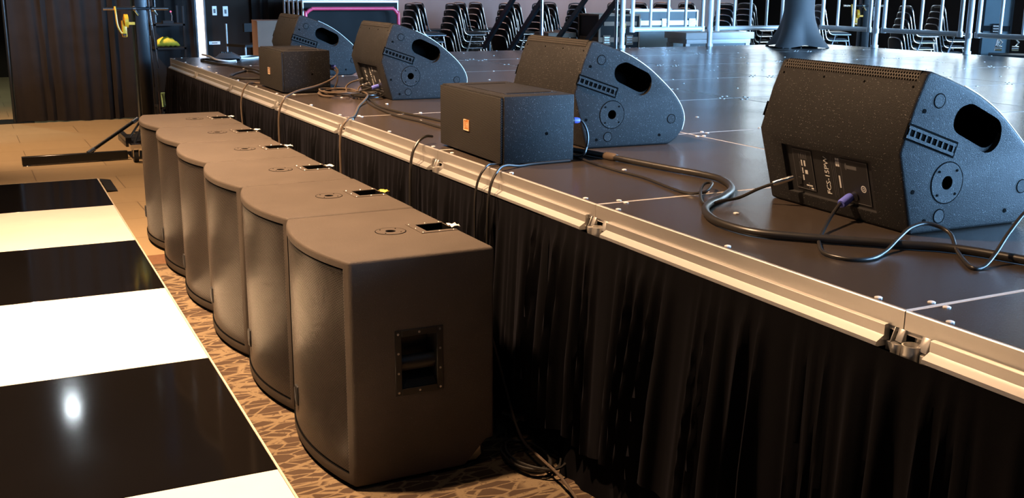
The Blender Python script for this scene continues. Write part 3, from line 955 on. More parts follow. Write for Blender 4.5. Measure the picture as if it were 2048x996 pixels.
# ------------------------------------------------------------------ small speaker boxes
BW, BD, BH = .600, .300, .252
def make_box():
    root = thing('speaker_box', '', 'speaker')
    MB().box(.012, BD, 0, BW, .004, BH).build('cabinet', 'box_paint', root, bevel=.004, segs=2)
    MB().box(0, .013, .006, BW-.006, .008, BH-.005).build('grille', 'box_grille', root, bevel=.003, segs=2)
    tp = MB().box(.055, BD-.03, .085, BW-.085, BH, BH+.0015).build('top_panel', 'box_paint', root)
    for y in (.10, BW-.10):
        MB().box(.07, BD-.05, y-.006, y+.006, BH-.001, BH+.0022).build('rigging_slot', 'dark_hole', root)
        MB().lathe([(.004, 0), (.003, .002)], (BD-.045, y, BH+.0015), 8).build('slot_pin', 'chrome', root)
    for (y) in (.0,):
        MB().cyl((BD*.62, .001, BH*.44), (BD*.62, -.0012, BH*.44), .006, 10).build('insert_hole', 'dark_hole', root)
    # orange badge with a pale border and strokes
    by, bz = .315, .115
    bd = MB().box(-.003, .002, by-.026, by+.026, bz-.021, bz+.021).build('badge', 'logo_orange', root)
    for q in ((by-.026, by-.023, bz-.021, bz+.021), (by+.023, by+.026, bz-.021, bz+.021), (by-.026, by+.026, bz-.021, bz-.017), (by, by+.026, bz+.018, bz+.021),
              (by+.010, by+.013, bz-.012, bz+.014), (by+.010, by+.018, bz-.012, bz-.009), (by-.004, by-.001, bz-.010, bz+.012), (by-.010, by-.001, bz+.001, bz+.004), (by-.016, by-.013, bz-.010, bz+.012)):
        MB().box(-.0042, -.003, *q).build('badge_stroke', 'logo_pale', bd)
    ic = MB().cyl((BD, .03, .150), (BD+.012, .03, .150), .016, 16).build('socket', 'black_plastic', root)
    for x in (.04, BD-.04):
        for y in (.04, BW-.04):
            MB().lathe([(.012, 0), (.013, .0045)], (x, y, 0), 10).build('foot', 'rubber', root)
    return root
b0 = make_box()
for i, (x, y, rz, lb) in enumerate(((.046, 1.966, R(-1.5), 'near black speaker box with an orange badge at the stage edge'), (.046, 4.945, R(-1.0), 'far black speaker box at the stage edge, its badge dull'))):
    b = b0 if i == 0 else dup(b0)
    b.location = (x, y, ZD + .0008); b.rotation_euler = (0, 0, rz)
    tag(b, lb, 'speaker', 'small speaker boxes at the stage edge')
    if i == 1:
        for ch in b.children:
            if ch.name.startswith('badge'):
                ch.material_slots[0].link = 'OBJECT'; ch.material_slots[0].material = MAT['cardboard']

# ------------------------------------------------------------------ cables
def cable(name, label, pts, r, mat='cable', n=8, seg=8, group=None, z=None):
    P = [Vector((p[0], p[1], (ZD + r + .0005) if len(p) < 3 else p[2])) for p in pts]
    m = MB().tube(spline(P, n), r, seg)
    o = m.build(name, mat); tag(o, label, 'cable', group)
    return o
def conn(parent, p0, p1, r, mat, r2=None, name='plug'):
    return MB().tube([p0, Vector(p0).lerp(Vector(p1), .12), Vector(p0).lerp(Vector(p1), .8), p1], [r*.8, r, r, (r2 or r*.7)], 12).build(name, mat, parent)
ZC = ZD
o = cable('snake_cable', 'thick black multicore cable winding past the nearest wedge monitor',
      [(.43, 2.30), (.445, 2.18), (.475, 2.051), (.498, 1.905), (.520, 1.759), (.547, 1.600), (.575, 1.465), (.570, 1.345), (.498, 1.205), (.387, 1.105), (.295, 1.045), (.222, .975), (.168, .885), (.140, .785), (.150, .669), (.224, .572), (.315, .480), (.402, .395), (.484, .310), (.543, .152), (.60, -.1), (.68, -.6)], .0115, seg=10)
conn(o, (.488, 1.965, ZD+.012), (.502, 1.90, ZD+.012), .0165, 'cable_grey', .013, 'cable_joint')
o = cable('signal_cable', 'thin black cable with a small loop running to the nearest wedge monitor input',
      [(.40, 2.20), (.42, 2.10), (.384, 1.918), (.370, 1.702), (.376, 1.528), (.345, 1.321), (.345, 1.225), (.385, 1.195, ZD+.012), (.44, 1.235, ZD+.022), (.465, 1.27, ZD+.024), (.44, 1.272, ZD+.02), (.38, 1.21, ZD+.014), (.315, 1.12, ZD+.006), (.285, 1.055), (.33, 1.035, ZD+.016), (.40, 1.045, ZD+.018), (.45, 1.02, ZD+.045), (.490, .975, ZD+.072)], .0048)
conn(o, (.478, .985, ZD+.066), (.522, .945, ZD+.088), .0088, 'chrome', .007)
o = cable('power_cable', 'glossy black power cable with a blue plug curling before the nearest wedge monitor',
      [(.495, .714, ZD+.056), (.455, .690, ZD+.045), (.40, .655, ZD+.030), (.35, .620, ZD+.014), (.285, .565), (.232, .510), (.176, .430), (.186, .362), (.240, .340), (.320, .372, ZD+.008), (.400, .405, ZD+.030), (.455, .420, ZD+.047), (.510, .415, ZD+.052), (.535, .37, ZD+.035), (.475, .29, ZD+.012), (.395, .18), (.42, .165), (.48, .185, ZD+.025), (.543, .20, ZD+.072), (.62, .21, ZD+.12), (.72, .20, ZD+.14), (.86, .10, ZD+.09), (.98, -.05, ZD+.01), (1.2, -.4)], .0052, seg=10)
conn(o, (.487, .707, ZD+.052), (.535, .722, ZD+.066), .0135, 'connector_blue', .012)
# cables around the near speaker box
o = cable('box_cable', 'black cable from the near speaker box hanging over the stage edge, right one', [(.33, 1.955), (.177, 1.945), (.10, 1.925), (.03, 1.895, ZD+.016), (-.015, 1.868, ZD+.004), (-.055, 1.85, ZD-.06), (-.066, 1.845, ZD-.2), (-.07, 1.84, .40), (-.075, 1.80, .18), (-.10, 1.70, .02)], .0050, 'cable')
o = cable('box_cable', 'black cable from under the near speaker box hanging over the edge, left one', [(.10, 1.98), (.03, 1.985, ZD+.008), (-.018, 1.96, ZD+.004), (-.058, 1.955, ZD-.07), (-.066, 1.95, ZD-.25), (-.07, 1.94, .35), (-.08, 1.93, .1)], .0046, 'cable')
o = cable('box_cable', 'black cable arching over the stage edge beside the near speaker box front', [(.05, 2.62, ZD+.03), (.01, 2.60, ZD+.034), (-.03, 2.585, ZD+.012), (-.062, 2.575, ZD-.05), (-.072, 2.57, ZD-.2), (-.075, 2.56, .4), (-.08, 2.55, .15)], .0060, 'cable')
o = cable('power_cable', 'short black cable with a blue plug behind the near speaker box', [(.372, 2.005, ZD+.150), (.405, 2.00, ZD+.145), (.425, 1.99, ZD+.10), (.42, 1.985, ZD+.05), (.40, 2.0, ZD+.012), (.40, 2.2)], .0046)
conn(o, (.350, 2.005, ZD+.150), (.395, 2.003, ZD+.148), .0115, 'connector_blue', .009)
# third wedge: coil and feeds
def coil(cx, cy, rx, ry, turns, seed, z0, rise, jitter=.018):
    random.seed(seed); pts = []
    n = int(turns*14)
    per = [(random.uniform(.72, 1.12), random.uniform(.75, 1.1), random.uniform(-.025, .025), random.uniform(-.03, .03)) for _ in range(int(turns)+2)]
    for k in range(n):
        q = k/14; i = int(q); f = q - i; f = f*f*(3-2*f)
        ax, ay, ox, oy = [per[i][c]*(1-f) + per[i+1][c]*f for c in range(4)]
        a = 2*PI*q
        pts.append((cx + ox + rx*ax*math.cos(a), cy + oy + ry*ay*math.sin(a), z0 + rise*k/n + .004*math.sin(a*1.7 + seed)**2))
    return pts
cable('cable_coil', 'loose coil of grey cable lying before the third wedge monitor', coil(.305, 4.68, .100, .20, 4, 3, ZD+.006, .030), .0050, 'cable_grey', n=3, seg=6)
cable('cable_coil', 'small tangle of black cable under the third wedge monitor rear', coil(.42, 4.50, .09, .11, 3, 8, ZD+.006, .025), .0046, 'cable', n=3, seg=6)
o = cable('signal_cable', 'grey cable plugged into the third wedge monitor, upper silver plug', [(.470, 4.76, ZD+.085), (.42, 4.77, ZD+.07), (.38, 4.74, ZD+.05), (.36, 4.68, ZD+.03), (.34, 4.62, ZD+.025)], .0048, 'cable_grey')
conn(o, (.460, 4.76, ZD+.082), (.494, 4.765, ZD+.092), .0085, 'chrome', .007)
o = cable('signal_cable', 'grey cable plugged into the third wedge monitor, lower silver plug', [(.478, 4.70, ZD+.060), (.44, 4.68, ZD+.048), (.40, 4.60, ZD+.02), (.38, 4.52, ZD+.01), (.35, 4.42)], .0048, 'cable_grey')
conn(o, (.468, 4.70, ZD+.057), (.502, 4.70, ZD+.065), .0085, 'chrome', .007)
o = cable('power_cable', 'black cable with a pale blue plug in the third wedge monitor', [(.478, 4.53, ZD+.058), (.44, 4.53, ZD+.05), (.40, 4.56, ZD+.035), (.38, 4.62, ZD+.02), (.36, 4.70, ZD+.008)], .0048, 'cable')
conn(o, (.466, 4.527, ZD+.055), (.512, 4.530, ZD+.066), .0125, 'connector_blue', .011)
o = cable('loudspeaker_cable', 'grey cable running over the stage edge opposite the third wedge monitor', [(.43, 4.60, ZD+.03), (.40, 4.42, ZD+.03), (.34, 4.28, ZD+.02), (.22, 4.05), (.10, 3.75), (.02, 3.56, ZD+.010), (-.02, 3.52, ZD+.004), (-.06, 3.51, ZD-.06), (-.068, 3.50, ZD-.25), (-.075, 3.47, .42), (-.085, 3.4, .15)], .0058, 'cable_grey')
cable('loudspeaker_cable', 'upper of the two black cables from the coil to the near speaker box', [(.42, 4.55, ZD+.012), (.37, 4.25), (.32, 4.0), (.32, 3.70), (.36, 3.38), (.38, 3.1), (.40, 2.75), (.40, 2.3)], .0062, 'cable')
cable('loudspeaker_cable', 'lower of the two black cables from the coil to the near speaker box', [(.41, 4.50, ZD+.012), (.33, 4.2), (.28, 3.9), (.25, 3.55), (.27, 3.30), (.27, 3.1), (.28, 2.85), (.34, 2.62), (.40, 2.45)], .0058, 'cable')
# far speaker box feeds
o = cable('power_cable', 'grey cable with a blue plug arching from the far speaker box over the edge', [(.352, 4.985, ZD+.150), (.385, 4.97, ZD+.150), (.395, 4.94, ZD+.12), (.33, 4.86, ZD+.085), (.22, 4.80, ZD+.055), (.10, 4.76, ZD+.035), (.02, 4.70, ZD+.018), (-.025, 4.66, ZD-.005), (-.06, 4.65, ZD-.09), (-.070, 4.63, ZD-.28), (-.08, 4.58, .4), (-.09, 4.5, .15)], .0062, 'cable_grey')
conn(o, (.345, 4.985, ZD+.150), (.392, 4.972, ZD+.151), .0115, 'connector_blue', .009)
cable('signal_cable', 'grey cable dropping from the rear of the far speaker box to the deck', [(.352, 4.99, ZD+.140), (.39, 4.965, ZD+.125), (.395, 4.955, ZD+.07), (.375, 4.97, ZD+.02), (.36, 5.05)], .0055, 'cable_grey')
cable('signal_cable', 'grey cable hanging over the stage edge left of the far speaker box', [(.09, 5.62, ZD+.006), (.05, 5.66, ZD+.008), (.0, 5.63, ZD+.008), (-.04, 5.61, ZD-.04), (-.062, 5.59, ZD-.15), (-.068, 5.50, ZD-.4), (-.08, 5.35, .3), (-.09, 5.3, .1)], .0055, 'cable_grey')
cable('snake_cable', 'black cable looping on the deck left of the far speaker box', [(.25, 5.75), (.16, 5.95), (.05, 6.04), (.018, 6.15), (.03, 6.28), (.09, 6.45), (.17, 6.60), (.24, 6.70), (.28, 6.62), (.27, 6.4), (.27, 6.0)], .0085, 'cable')
cable('snake_cable', 'black cable from the far speaker box to the grey stage box', [(.30, 5.6), (.33, 6.3), (.335, 6.85), (.26, 7.25), (.195, 7.60), (.165, 7.95), (.20, 8.12), (.26, 8.10), (.34, 8.05)], .0085, 'cable')
# coil on the carpet by the nearest subwoofer
cable('cable_coil', 'tangled coil of black cable on the carpet beside the nearest subwoofer', coil(-.095, 1.43, .090, .125, 5, 12, .014, .03, .014), .0048, 'cable', n=3, seg=6)
cable('loudspeaker_cable', 'dark cable dropping behind the nearest subwoofer to the carpet coil', [(-.075, 1.86, .42), (-.065, 1.78, .30), (-.06, 1.70, .17), (-.075, 1.60, .09), (-.09, 1.50, .055), (-.10, 1.36, .055), (-.105, 1.22, .050), (-.12, 1.05, .022), (-.16, .8, .014)], .0050, 'cable_grey')
m = MB(); m.grid([[(.05*a/3, .11*b/4, .004 + .012*math.sin(a*1.3 + b*.9)**2) for b in range(5)] for a in range(4)])
o = solid('paper_scrap', 'crumpled pale paper label among the cables on the carpet', 'paper', m, 'logo_pale', (-.045, 1.66, .05), fix=False)
md = o.modifiers.new('thick', 'SOLIDIFY'); md.thickness = .001

# stage box on the far deck corner
sb = thing('stage_box', 'grey slanted connector box with cables on the far deck corner', 'stage box', (.27, 7.93, ZD), R(-14))
sb.scale = (.82, .82, .82)
MB().prism([(0, 0), (.26, 0), (.26, .035), (.17, .085), (.05, .085), (0, .045)], lambda p, y: (p[0], y, p[1]), 0, .22).build('case', 'stage_box_grey', sb, bevel=.004)
k_ = MB()
for a in range(6):
    for c in range(3):
        k_.lathe([(.010, 0), (.010, .003), (.006, .003)], (.065 + a*.018, .04 + c*.07, .085), 10)
k_.build('sockets', 'black_plastic', sb)
MB().box(.01, .25, -.004, .0, .006, .03).build('front_slot', 'dark_hole', sb)
cable('signal_cable', 'pale cable loop lying right of the grey stage box', [(.46, 8.15, ZD+.02), (.58, 8.36), (.68, 8.42), (.73, 8.34), (.70, 8.20), (.58, 8.10), (.45, 8.05, ZD+.02)], .0085, 'tag_white')
cable('signal_cable', 'pale cable lying across the front of the grey stage box', [(.20, 8.12, ZD+.05), (.24, 8.0, ZD+.04), (.27, 7.88, ZD+.02), (.36, 7.84), (.45, 7.90)], .0075, 'tag_white')

# ------------------------------------------------------------------ guard rails
def rail_panel(name, label, p0, p1, nb, h0=.195, h1=1.02):
    # panel between two upright stiles with balusters, hung between posts
    p0 = Vector(p0); p1 = Vector(p1)
    root = thing(name, label, 'railing', (p0.x, p0.y, ZD), math.atan2(p1.y-p0.y, p1.x-p0.x), 'aluminium guard rail panels')
    L = (p1 - p0).length
    MB().cyl((0, 0, h0), (L, 0, h0), .026, 14).build('bottom_rail', 'rail_alu', root)
    MB().cyl((0, 0, h1), (L, 0, h1), .021, 14).build('top_rail', 'rail_alu', root)
    for x in (0, L):
        MB().cyl((x, 0, h0-.03), (x, 0, h1+.02), .022, 14).build('stile', 'rail_alu', root)
        MB().tube([(x, 0, h0-.028), (x, 0, h0+.028)], .031, 14).build('corner_clamp', 'rail_alu', root)
    for k in range(nb):
        x = L*(k+1)/(nb+1)
        MB().cyl((x, 0, h0), (x, 0, h1), .0165, 12).build('baluster', 'rail_alu', root)
    return root
def rail_post(label, x, y):
    root = thing('rail_post', label, 'post', (x, y, ZD), 0, 'aluminium guard rail posts')
    MB().cyl((0, 0, 0), (0, 0, 1.06), .030, 16).build('tube', 'rail_alu', root)
    MB().cyl((0, 0, 0), (0, 0, .03), .040, 16).build('socket', 'rail_alu', root)
    for z in (.16, .86):
        MB().cyl((0, 0, z), (0, 0, z+.05), .036, 16).build('clamp', 'rail_alu', root)
    return root
YB = DY - .035; XR = DX - .03
rail_post('guard rail post at the top of the stairs', 4.73, YB)
rail_panel('guard_rail', 'white guard rail panel in front of the large latched case', (4.86, YB, 0), (5.79, YB, 0), 3)
rail_post('guard rail post left of the spandex table', 5.90, YB)
rail_panel('guard_rail', 'guard rail panel partly hidden by the spandex covered table', (6.0, YB, 0), (6.93, YB, 0), 3)
rail_post('corner guard rail post behind the spandex covered table', 7.05, YB)
rail_panel('guard_rail', 'guard rail panel just right of the spandex covered table', (XR+.02, DY-.1, 0), (XR+.02, 7.68, 0), 2)
rail_post('bright guard rail post between the two right-hand panels', XR+.02, 7.575)
rail_panel('guard_rail', 'guard rail panel before the chair stacks at the right', (XR+.02, 7.46, 0), (XR+.02, 6.42, 0), 3)
rail_post('guard rail post nearest the right edge of the picture', XR+.02, 6.31)
rail_panel('guard_rail', 'guard rail panel cut by the right edge of the picture', (XR+.02, 6.2, 0), (XR+.02, 5.15, 0), 3)

# ------------------------------------------------------------------ stairs behind the stage
st = thing('stage_stairs', 'black stair unit with sloping handrails descending behind the stage', 'stairs', (3.80, DY + .03, 0))
SWD = .92
for k in range(5):
    MB().box(0, SWD, k*.27, k*.27+.29, ZD-.16*(k+1)-.03, ZD-.16*(k+1)).build('tread', 'case_black', st)
for x in (.0, SWD):
    MB().prism([(0, ZD-.25), (0, ZD-.05), (1.4, .18), (1.4, 0), (1.25, 0)], lambda p, q: (q, p[0], p[1]), x-.02, x+.02).build('stringer', 'case_black', st)
    MB().cyl((x, .04, ZD-.3), (x, .04, ZD+1.05), .019, 12).build('handrail_post', 'steel_tube', st)
    for dz in (.50, 1.0):
        MB().bar((x, .04, ZD+dz), (x, 1.45, ZD+dz-1.05), .035, .055).build('handrail', 'lift_black', st)
    MB().cyl((x, 1.3, 0), (x, 1.3, .92), .018, 10).build('handrail_post', 'lift_black', st)

# ------------------------------------------------------------------ chairs
def make_chair():
    root = thing('stacking_chair', '', 'chair')
    w = .205
    # side tubes and top arch of the back
    pts = [(.20, -w, .425), (.0, -w, .425), (-.10, -w, .43), (-.15, -w, .46), (-.175, -w, .53), (-.225, -w, .74), (-.24, -w+.015, .82), (-.245, -w+.06, .855), (-.247, 0, .865)]
    full = pts + [(p[0], -p[1], p[2]) for p in reversed(pts[:-1])]
    MB().tube(spline(full, 3), .0105, 7).build('back_frame', 'chair_frame', root)
    for xa, xb in ((.165, .235), (-.06, -.225)):
        leg = [(xb, -w-.02, .012), (xa, -w, .37), (xa, -w+.02, .41), (xa, -w+.06, .418), (xa, 0, .418)]
        full = leg + [(p[0], -p[1], p[2]) for p in reversed(leg[:-1])]
        MB().tube(spline(full, 3), .0105, 7).build('leg', 'chair_frame', root)
    # seat pad
    rows = []
    for i in range(9):
        t = i/8; x = -.19 + .41*t
        row = []
        for j in range(9):
            s_ = j/8*2-1
            hw = .205*(1 - .10*abs(2*t-1)**4)
            z = .462 + .012*(1-s_*s_) - .03*max(0, t-.8)/.2*.8
            row.append((x, s_*hw, z))
        rows.append(row)
    m = MB().grid(rows); rows2 = [[(x, y, z-.035 + .012*(abs(y)/.2)**3) for x, y, z in r] for r in rows]
    m.grid(rows2)
    n = 81
    bd = [i*9 for i in range(9)] + [8*9+j for j in range(1, 9)] + [i*9+8 for i in range(7, -1, -1)] + [j for j in range(7, 0, -1)]
    for a in range(len(bd)):
        b_ = bd[(a+1) % len(bd)]; m.f.append((bd[a], b_, b_+n, bd[a]+n)); m.m.append(0)
    m.build('seat', 'chair_vinyl', root, smooth=55)
    # curved back pad with rounded top
    rows = []; rb = []
    for i in range(8):
        t = i/7; z = .525 + .315*t
        row = []; r2 = []
        for j in range(9):
            s_ = j/8*2-1
            hw = .195*(1 if t < .7 else math.sqrt(max(0, 1 - ((t-.7)/.42)**2)))
            x = -.178 - .062*t - .018*(1-s_*s_)
            row.append((x + .016*(1-.6*s_**4), s_*hw, z)); r2.append((x - .010, s_*hw, z))
        rows.append(row); rb.append(r2)
    m = MB().grid(rows); n = 72; m.grid(rb)
    bd = [i*9 for i in range(8)] + [7*9+j for j in range(1, 9)] + [i*9+8 for i in range(6, -1, -1)] + [j for j in range(7, 0, -1)]
    for a in range(len(bd)):
        b_ = bd[(a+1) % len(bd)]; m.f.append((bd[a], b_, b_+n, bd[a]+n)); m.m.append(0)
    m.build('backrest', 'chair_vinyl', root, smooth=55)
    return root
ORD = ['topmost', 'second', 'third', 'fourth', 'fifth', 'sixth', 'seventh', 'eighth']
NTH = ['first', 'second', 'third', 'fourth', 'fifth', 'sixth', 'seventh', 'eighth', 'ninth', 'tenth', 'eleventh', 'twelfth']
chair0 = make_chair(); used = [False]
def chair_stack(x, y, n, heading, where, group, pitch=.092):
    for k in range(n):
        c = chair0 if not used[0] else dup(chair0); used[0] = True
        sx = .026*k
        c.location = (x + sx*math.cos(heading), y + sx*math.sin(heading), pitch*k + .0005)
        c.rotation_euler = (0, 0, heading + R(random.uniform(-1, 1)))
        lv = ORD[n-1-k]
        tag(c, ('%s black chair, %s' % (lv, where)) if lv == 'topmost' else '%s black chair from the top, %s' % (lv, where), 'chair', group)
HD = R(6)
random.seed(7)
LEFT = [(3.95, 14.0, 6), (4.17, 12.95, 6), (4.68, 14.0, 6), (4.80, 12.95, 6), (5.40, 14.05, 6), (5.70, 14.1, 6), (5.66, 12.95, 6), (6.30, 14.0, 6), (6.22, 12.95, 6), (6.95, 14.0, 6), (6.85, 12.95, 6)]
for i, (x, y, n) in enumerate(LEFT):
    chair_stack(x, y, n, HD, 'in the %s stack from the left behind the stage' % NTH[i], 'chairs stacked behind the stage')
MID = [(7.95, 13.6, 6), (8.40, 13.6, 6), (8.85, 13.6, 6), (9.35, 13.6, 6), (9.62, 12.9, 6), (10.05, 12.9, 6)]
for i, (x, y, n) in enumerate(MID):
    chair_stack(x, y, n, HD, 'in the %s stack behind the two back guard rails' % NTH[i], 'chairs stacked behind the back guard rails')
RIGHT = [(10.22, 11.33, 6), (11.0, 10.36, 6), (11.83, 10.51, 6)]
for i, (x, y, n) in enumerate(RIGHT):
    chair_stack(x, y, n, HD - R(25), 'in the %s stack behind the right guard rails' % NTH[i], 'chairs stacked behind the right guard rails')

# ------------------------------------------------------------------ spandex covered cocktail table
ped = thing('cocktail_table', 'tall cocktail table in a stretched grey spandex cover on the stage', 'table', (6.72, 7.98, ZD), R(24))
rows = []
for k in range(25):
    t = k/24; z = 1.08*t
    row = []
    for j in range(48):
        a = 2*PI*j/48
        waist = .165 + .05*math.exp(-((t-.98)/.2)**2)*2.2
        foot = .34 * max(0, 1 - t/.42)**2.0
        corner = abs(math.cos(2*a))**1.6
        r_ = waist + foot*(.38 + .62*corner) * .62
        lift = .028*(1-corner)*max(0, 1 - t/.08)
        row.append((r_*math.cos(a), r_*math.sin(a), .004 + z + lift))
    rows.append(row)
MB().grid(rows, 0, True).build('cover', 'spandex', ped, fix=False, smooth=70)
MB().cyl((0, 0, 1.07), (0, 0, 1.095), .27, 32).build('table_top', 'spandex', ped)
for j in range(4):
    a = j*PI/2
    MB().cyl((.36*math.cos(a), .36*math.sin(a), 0), (.36*math.cos(a), .36*math.sin(a), .012), .018, 10).build('foot', 'rubber', ped)

# ------------------------------------------------------------------ road cases and things behind the stage
def road_case(name, label, loc, rz, w, d, h, panel, edge, latches, lid=.3, badge=None):
    root = thing(name, label, 'case', loc, rz)
    MB().box(0, w, 0, d, .1, h).build('body', panel, root)
    e = .022
    fr = MB()
    for x in (0, w):
        for y in (0, d):
            fr.box(x-e/2-.004*(x == 0), x+e/2, y-e/2-.004*(y == 0), y+e/2, .1, h+.004)
    for z in (.1, h):
        fr.box(-.006, w+.006, -.012, e, z-e*.5, z+e*.5); fr.box(-.006, w+.006, d-e, d+.006, z-e*.5, z+e*.5)
        fr.box(-.012, e, e, d-e, z-e*.5, z+e*.5); fr.box(w-e, w+.006, e, d-e, z-e*.5, z+e*.5)
    fr.build('edge_profile', edge, root)
    MB().box(-.008, w+.008, -.010, d+.006, h-lid-.03, h-lid+.03).build('lid_profile', edge, root)
    for x in latches:
        l = MB().box(x-.05, x+.05, -.018, -.010, h-lid-.065, h-lid+.055).build('latch', edge, root)
        g = MB()
        for z in (-.04, -.01, .02):
            g.box(x-.036, x+.036, -.022, -.018, h-lid+z, h-lid+z+.016)
        g.build('latch_blade', 'chrome', l)
    for x in (.08, w-.08):
        for y in (.08, d-.08):
            MB().cyl((x-.02, y, .05), (x+.02, y, .05), .05, 14).build('caster', 'rubber', root)
    return root
road_case('flight_case', 'large dark flight case, coloured as daylight tints it, with three butterfly latches behind the rail', (6.13, 10.5, 0), R(-3), 1.02, .60, 1.27, 'case_panel', 'rail_alu', (.10, .52, .94), .155)  # dark case body, teal of the daylight put into its panel colour
rc = road_case('flight_case', 'narrow black flight case with a yellow sticker beside the stairs', (5.42, 10.1, 0), R(-4), .56, .55, 1.23, 'case_black', 'wood_lit_edge', (.10, .42), .30)  # aluminium edges, the brown light on them put into a wood colour
MB().box(.28, .36, -.024, -.0175, 1.06, 1.13).build('sticker', 'yellow_paint', rc)
MB().box(.06, .52, -.012, -.002, 1.10, 1.15).build('front_bar', 'wood_lit_edge', rc)
wc = thing('wooden_crate', 'low brown wooden crate stacked left of the narrow black case', 'crate', (5.32, 10.6, 0), R(-4))
MB().box(-.32, .04, 0, .4, 0, .84).build('body', 'case_black', wc)
for z in (.70, .86, .94):
    MB().box(-.34, .05, -.02, .42, z, z+.06).build('slat', 'wood_lit_edge', wc)
for x in (-.2, -.14, -.08):
    MB().cyl((x, -.004, .66), (x, -.018, .66), .015, 10).build('knob', 'chrome', wc)
wt = thing('white_table', 'bright white slab table standing low behind the guard rail', 'table', (6.20, 9.36, 0), R(-3))
MB().box(0, 1.0, 0, .5, .955, 1.035).build('top', 'white_plastic', wt, bevel=.006)
MB().box(.03, .97, .03, .47, .90, .955).build('apron', 'white_plastic', wt, bevel=.004)
for x in (.02, .90):
    for y in (.03, .41):
        MB().box(x, x+.06, y, y+.06, 0, .90).build('leg', 'white_plastic', wt)
MB().box(.08, .90, .04, .055, .5, .90).build('back_panel', 'case_panel', wt)

# cart of spare deck panels with a red push handle
ct = thing('panel_cart', 'cart with upright spare deck panels and a red push handle', 'cart', (2.14, 11.65, 0), R(-3))
MB().box(-.25, 1.32, -.2, .62, .10, .16).build('base', 'red_paint', ct)
for x in (-.18, 1.25):
    for y in (-.13, .55):
        MB().cyl((x, y-.02, .05), (x, y+.02, .05), .05, 14).build('caster', 'rubber', ct)
for k in range(5):
    y = .02 + k*.10
    dpn = MB().box(-.034*k, 1.20-.034*k, y, y+.02, .17, 1.36).build('deck_panel', 'case_black', ct)
    f = MB(); o_ = -.034*k
    f.box(o_-.012, 1.212+o_, y-.006, y+.075, 1.36, 1.385); f.box(o_-.012, o_, y-.006, y+.075, .17, 1.36); f.box(1.20+o_, 1.212+o_, y-.006, y+.075, .17, 1.36)
    f.build('panel_edge', 'rail_alu', dpn)
hp = [(-.02, -.16, .16), (-.02, -.16, 1.15), (-.005, -.16, 1.24), (.06, -.16, 1.285), (.15, -.16, 1.29), (1.0, -.16, 1.29), (1.09, -.16, 1.285), (1.14, -.16, 1.23), (1.155, -.16, 1.15), (1.155, -.16, .16)]
MB().tube(spline(hp, 4), .021, 12).build('push_handle', 'red_paint', ct)

# cardboard box, dark folding chair, wall fittings
cb = thing('cardboard_box', 'brown cardboard box behind the farthest wedge monitor', 'box', (1.04, 9.55, 0), R(-6))
MB().box(0, .45, 0, .4, .0, 1.21).build('carton', 'cardboard', cb, bevel=.003, segs=1)
MB().box(-.002, .452, -.002, .402, 1.205, 1.213).build('lid_flaps', 'cardboard', cb)
fc = thing('folding_chair', 'dark folding chair in shadow at the back left of the stage', 'chair', (1.42, 11.4, 0), R(20))
MB().box(-.22, .22, -.2, .2, .86, .89).build('seat', 'case_black', fc)
MB().box(.02, .22, .17, .2, 1.02, 1.12).build('backrest', 'case_black', fc)
for x in (-.21, .21):
    for y in (-.19, .19):
        MB().cyl((x, y, 0), (x, y, .87 if y < 0 else 1.12), .011, 8).build('leg', 'steel_tube', fc)

# tall dark column wall at the back left with a bright door gap
struct(MB().box(1.12, 2.5, 12.6, 12.7, 0, CEIL).build('wall_column', 'wall_dark'), 'dark curtained wall with two switch plates')
dg = struct(MB().box(.99, 1.02, 12.52, 12.62, 0, 2.4).box(1.115, 1.13, 12.52, 12.62, 0, 2.4).build('door_1', 'window_frame'), 'door standing slightly ajar with white light behind')
MB().box(1.02, 1.115, 12.58, 12.60, 0, 2.4).build('door_gap', 'door_light', dg)
for (x, z, h_, lb, w_) in ((1.255, 1.245, .115, 'left white switch plate on the dark wall', .058), (1.392, 1.238, .125, 'right pale switch plate with a dark rocker on the wall', .066)):
    sw = thing('switch_plate', lb, 'switch', (x, 12.594, z))
    MB().box(-w_/2, w_/2, -.006, .006, -h_/2, h_/2).build('plate', 'white_plastic', sw, bevel=.003, segs=1)
    MB().box(-.013, .013, -.009, -.005, -.03, .022).build('rocker', 'print_grey', sw)
sg = thing('wall_sign', 'small white sign plate low on the dark wall', 'sign', (1.235, 12.594, .845))
MB().box(-.07, .07, -.004, .006, -.02, .02).build('plate', 'white_plastic', sg)
MB().box(-.035, .035, -.005, -.0035, -.006, .006).build('print', 'print_grey', sg)

# drapes
def drape(name, label, x0, x1, y, ztop, pitch, seed, amp=.06, slope=0., z0=.012):
    rows = []
    n = int((x1-x0)/.02)
    for k in range(13):
        t = k/12; z = ztop + (z0 - ztop)*t
        row = []
        for i in range(n+1):
            x = x0 + (x1-x0)*i/n
            xx = x + .10*t*math.sin(x*1.7 + seed)
            ph = 2*PI*xx/pitch + 1.8*math.sin(2*PI*xx/(pitch*3.7) + seed) + 1.1*math.sin(2*PI*xx/(pitch*1.9) + 2*seed)
            v = (.5 + .5*math.cos(ph))**1.3 + .15*math.cos(ph*2.7)
            row.append((x + .03*t*(x - (x0+x1)/2), y + slope*(x-x0) - amp*v*(.6 + .4*t), z + .008*math.sin(x*5)*t))
        rows.append(row)
    return solid(name, label, 'curtain', MB().grid(rows), 'drape', smooth=70, fix=False)
drape('drape', 'large black pipe drape hanging behind the crank lift', -1.14, .40, 12.05, 3.0, .21, .4)
drape('drape', 'black drape panel between the storage rack and the door gap', .52, .99, 12.5, 3.0, .15, 2.2)
drape('drape', 'dark curtain on the back wall right of the switch plates', 1.72, 2.5, 12.55, 3.2, .2, 3.3)
pf = thing('pipe_stand', 'thin pipe stand carrying the large black drape', 'stand', (0, 12.09, 0))
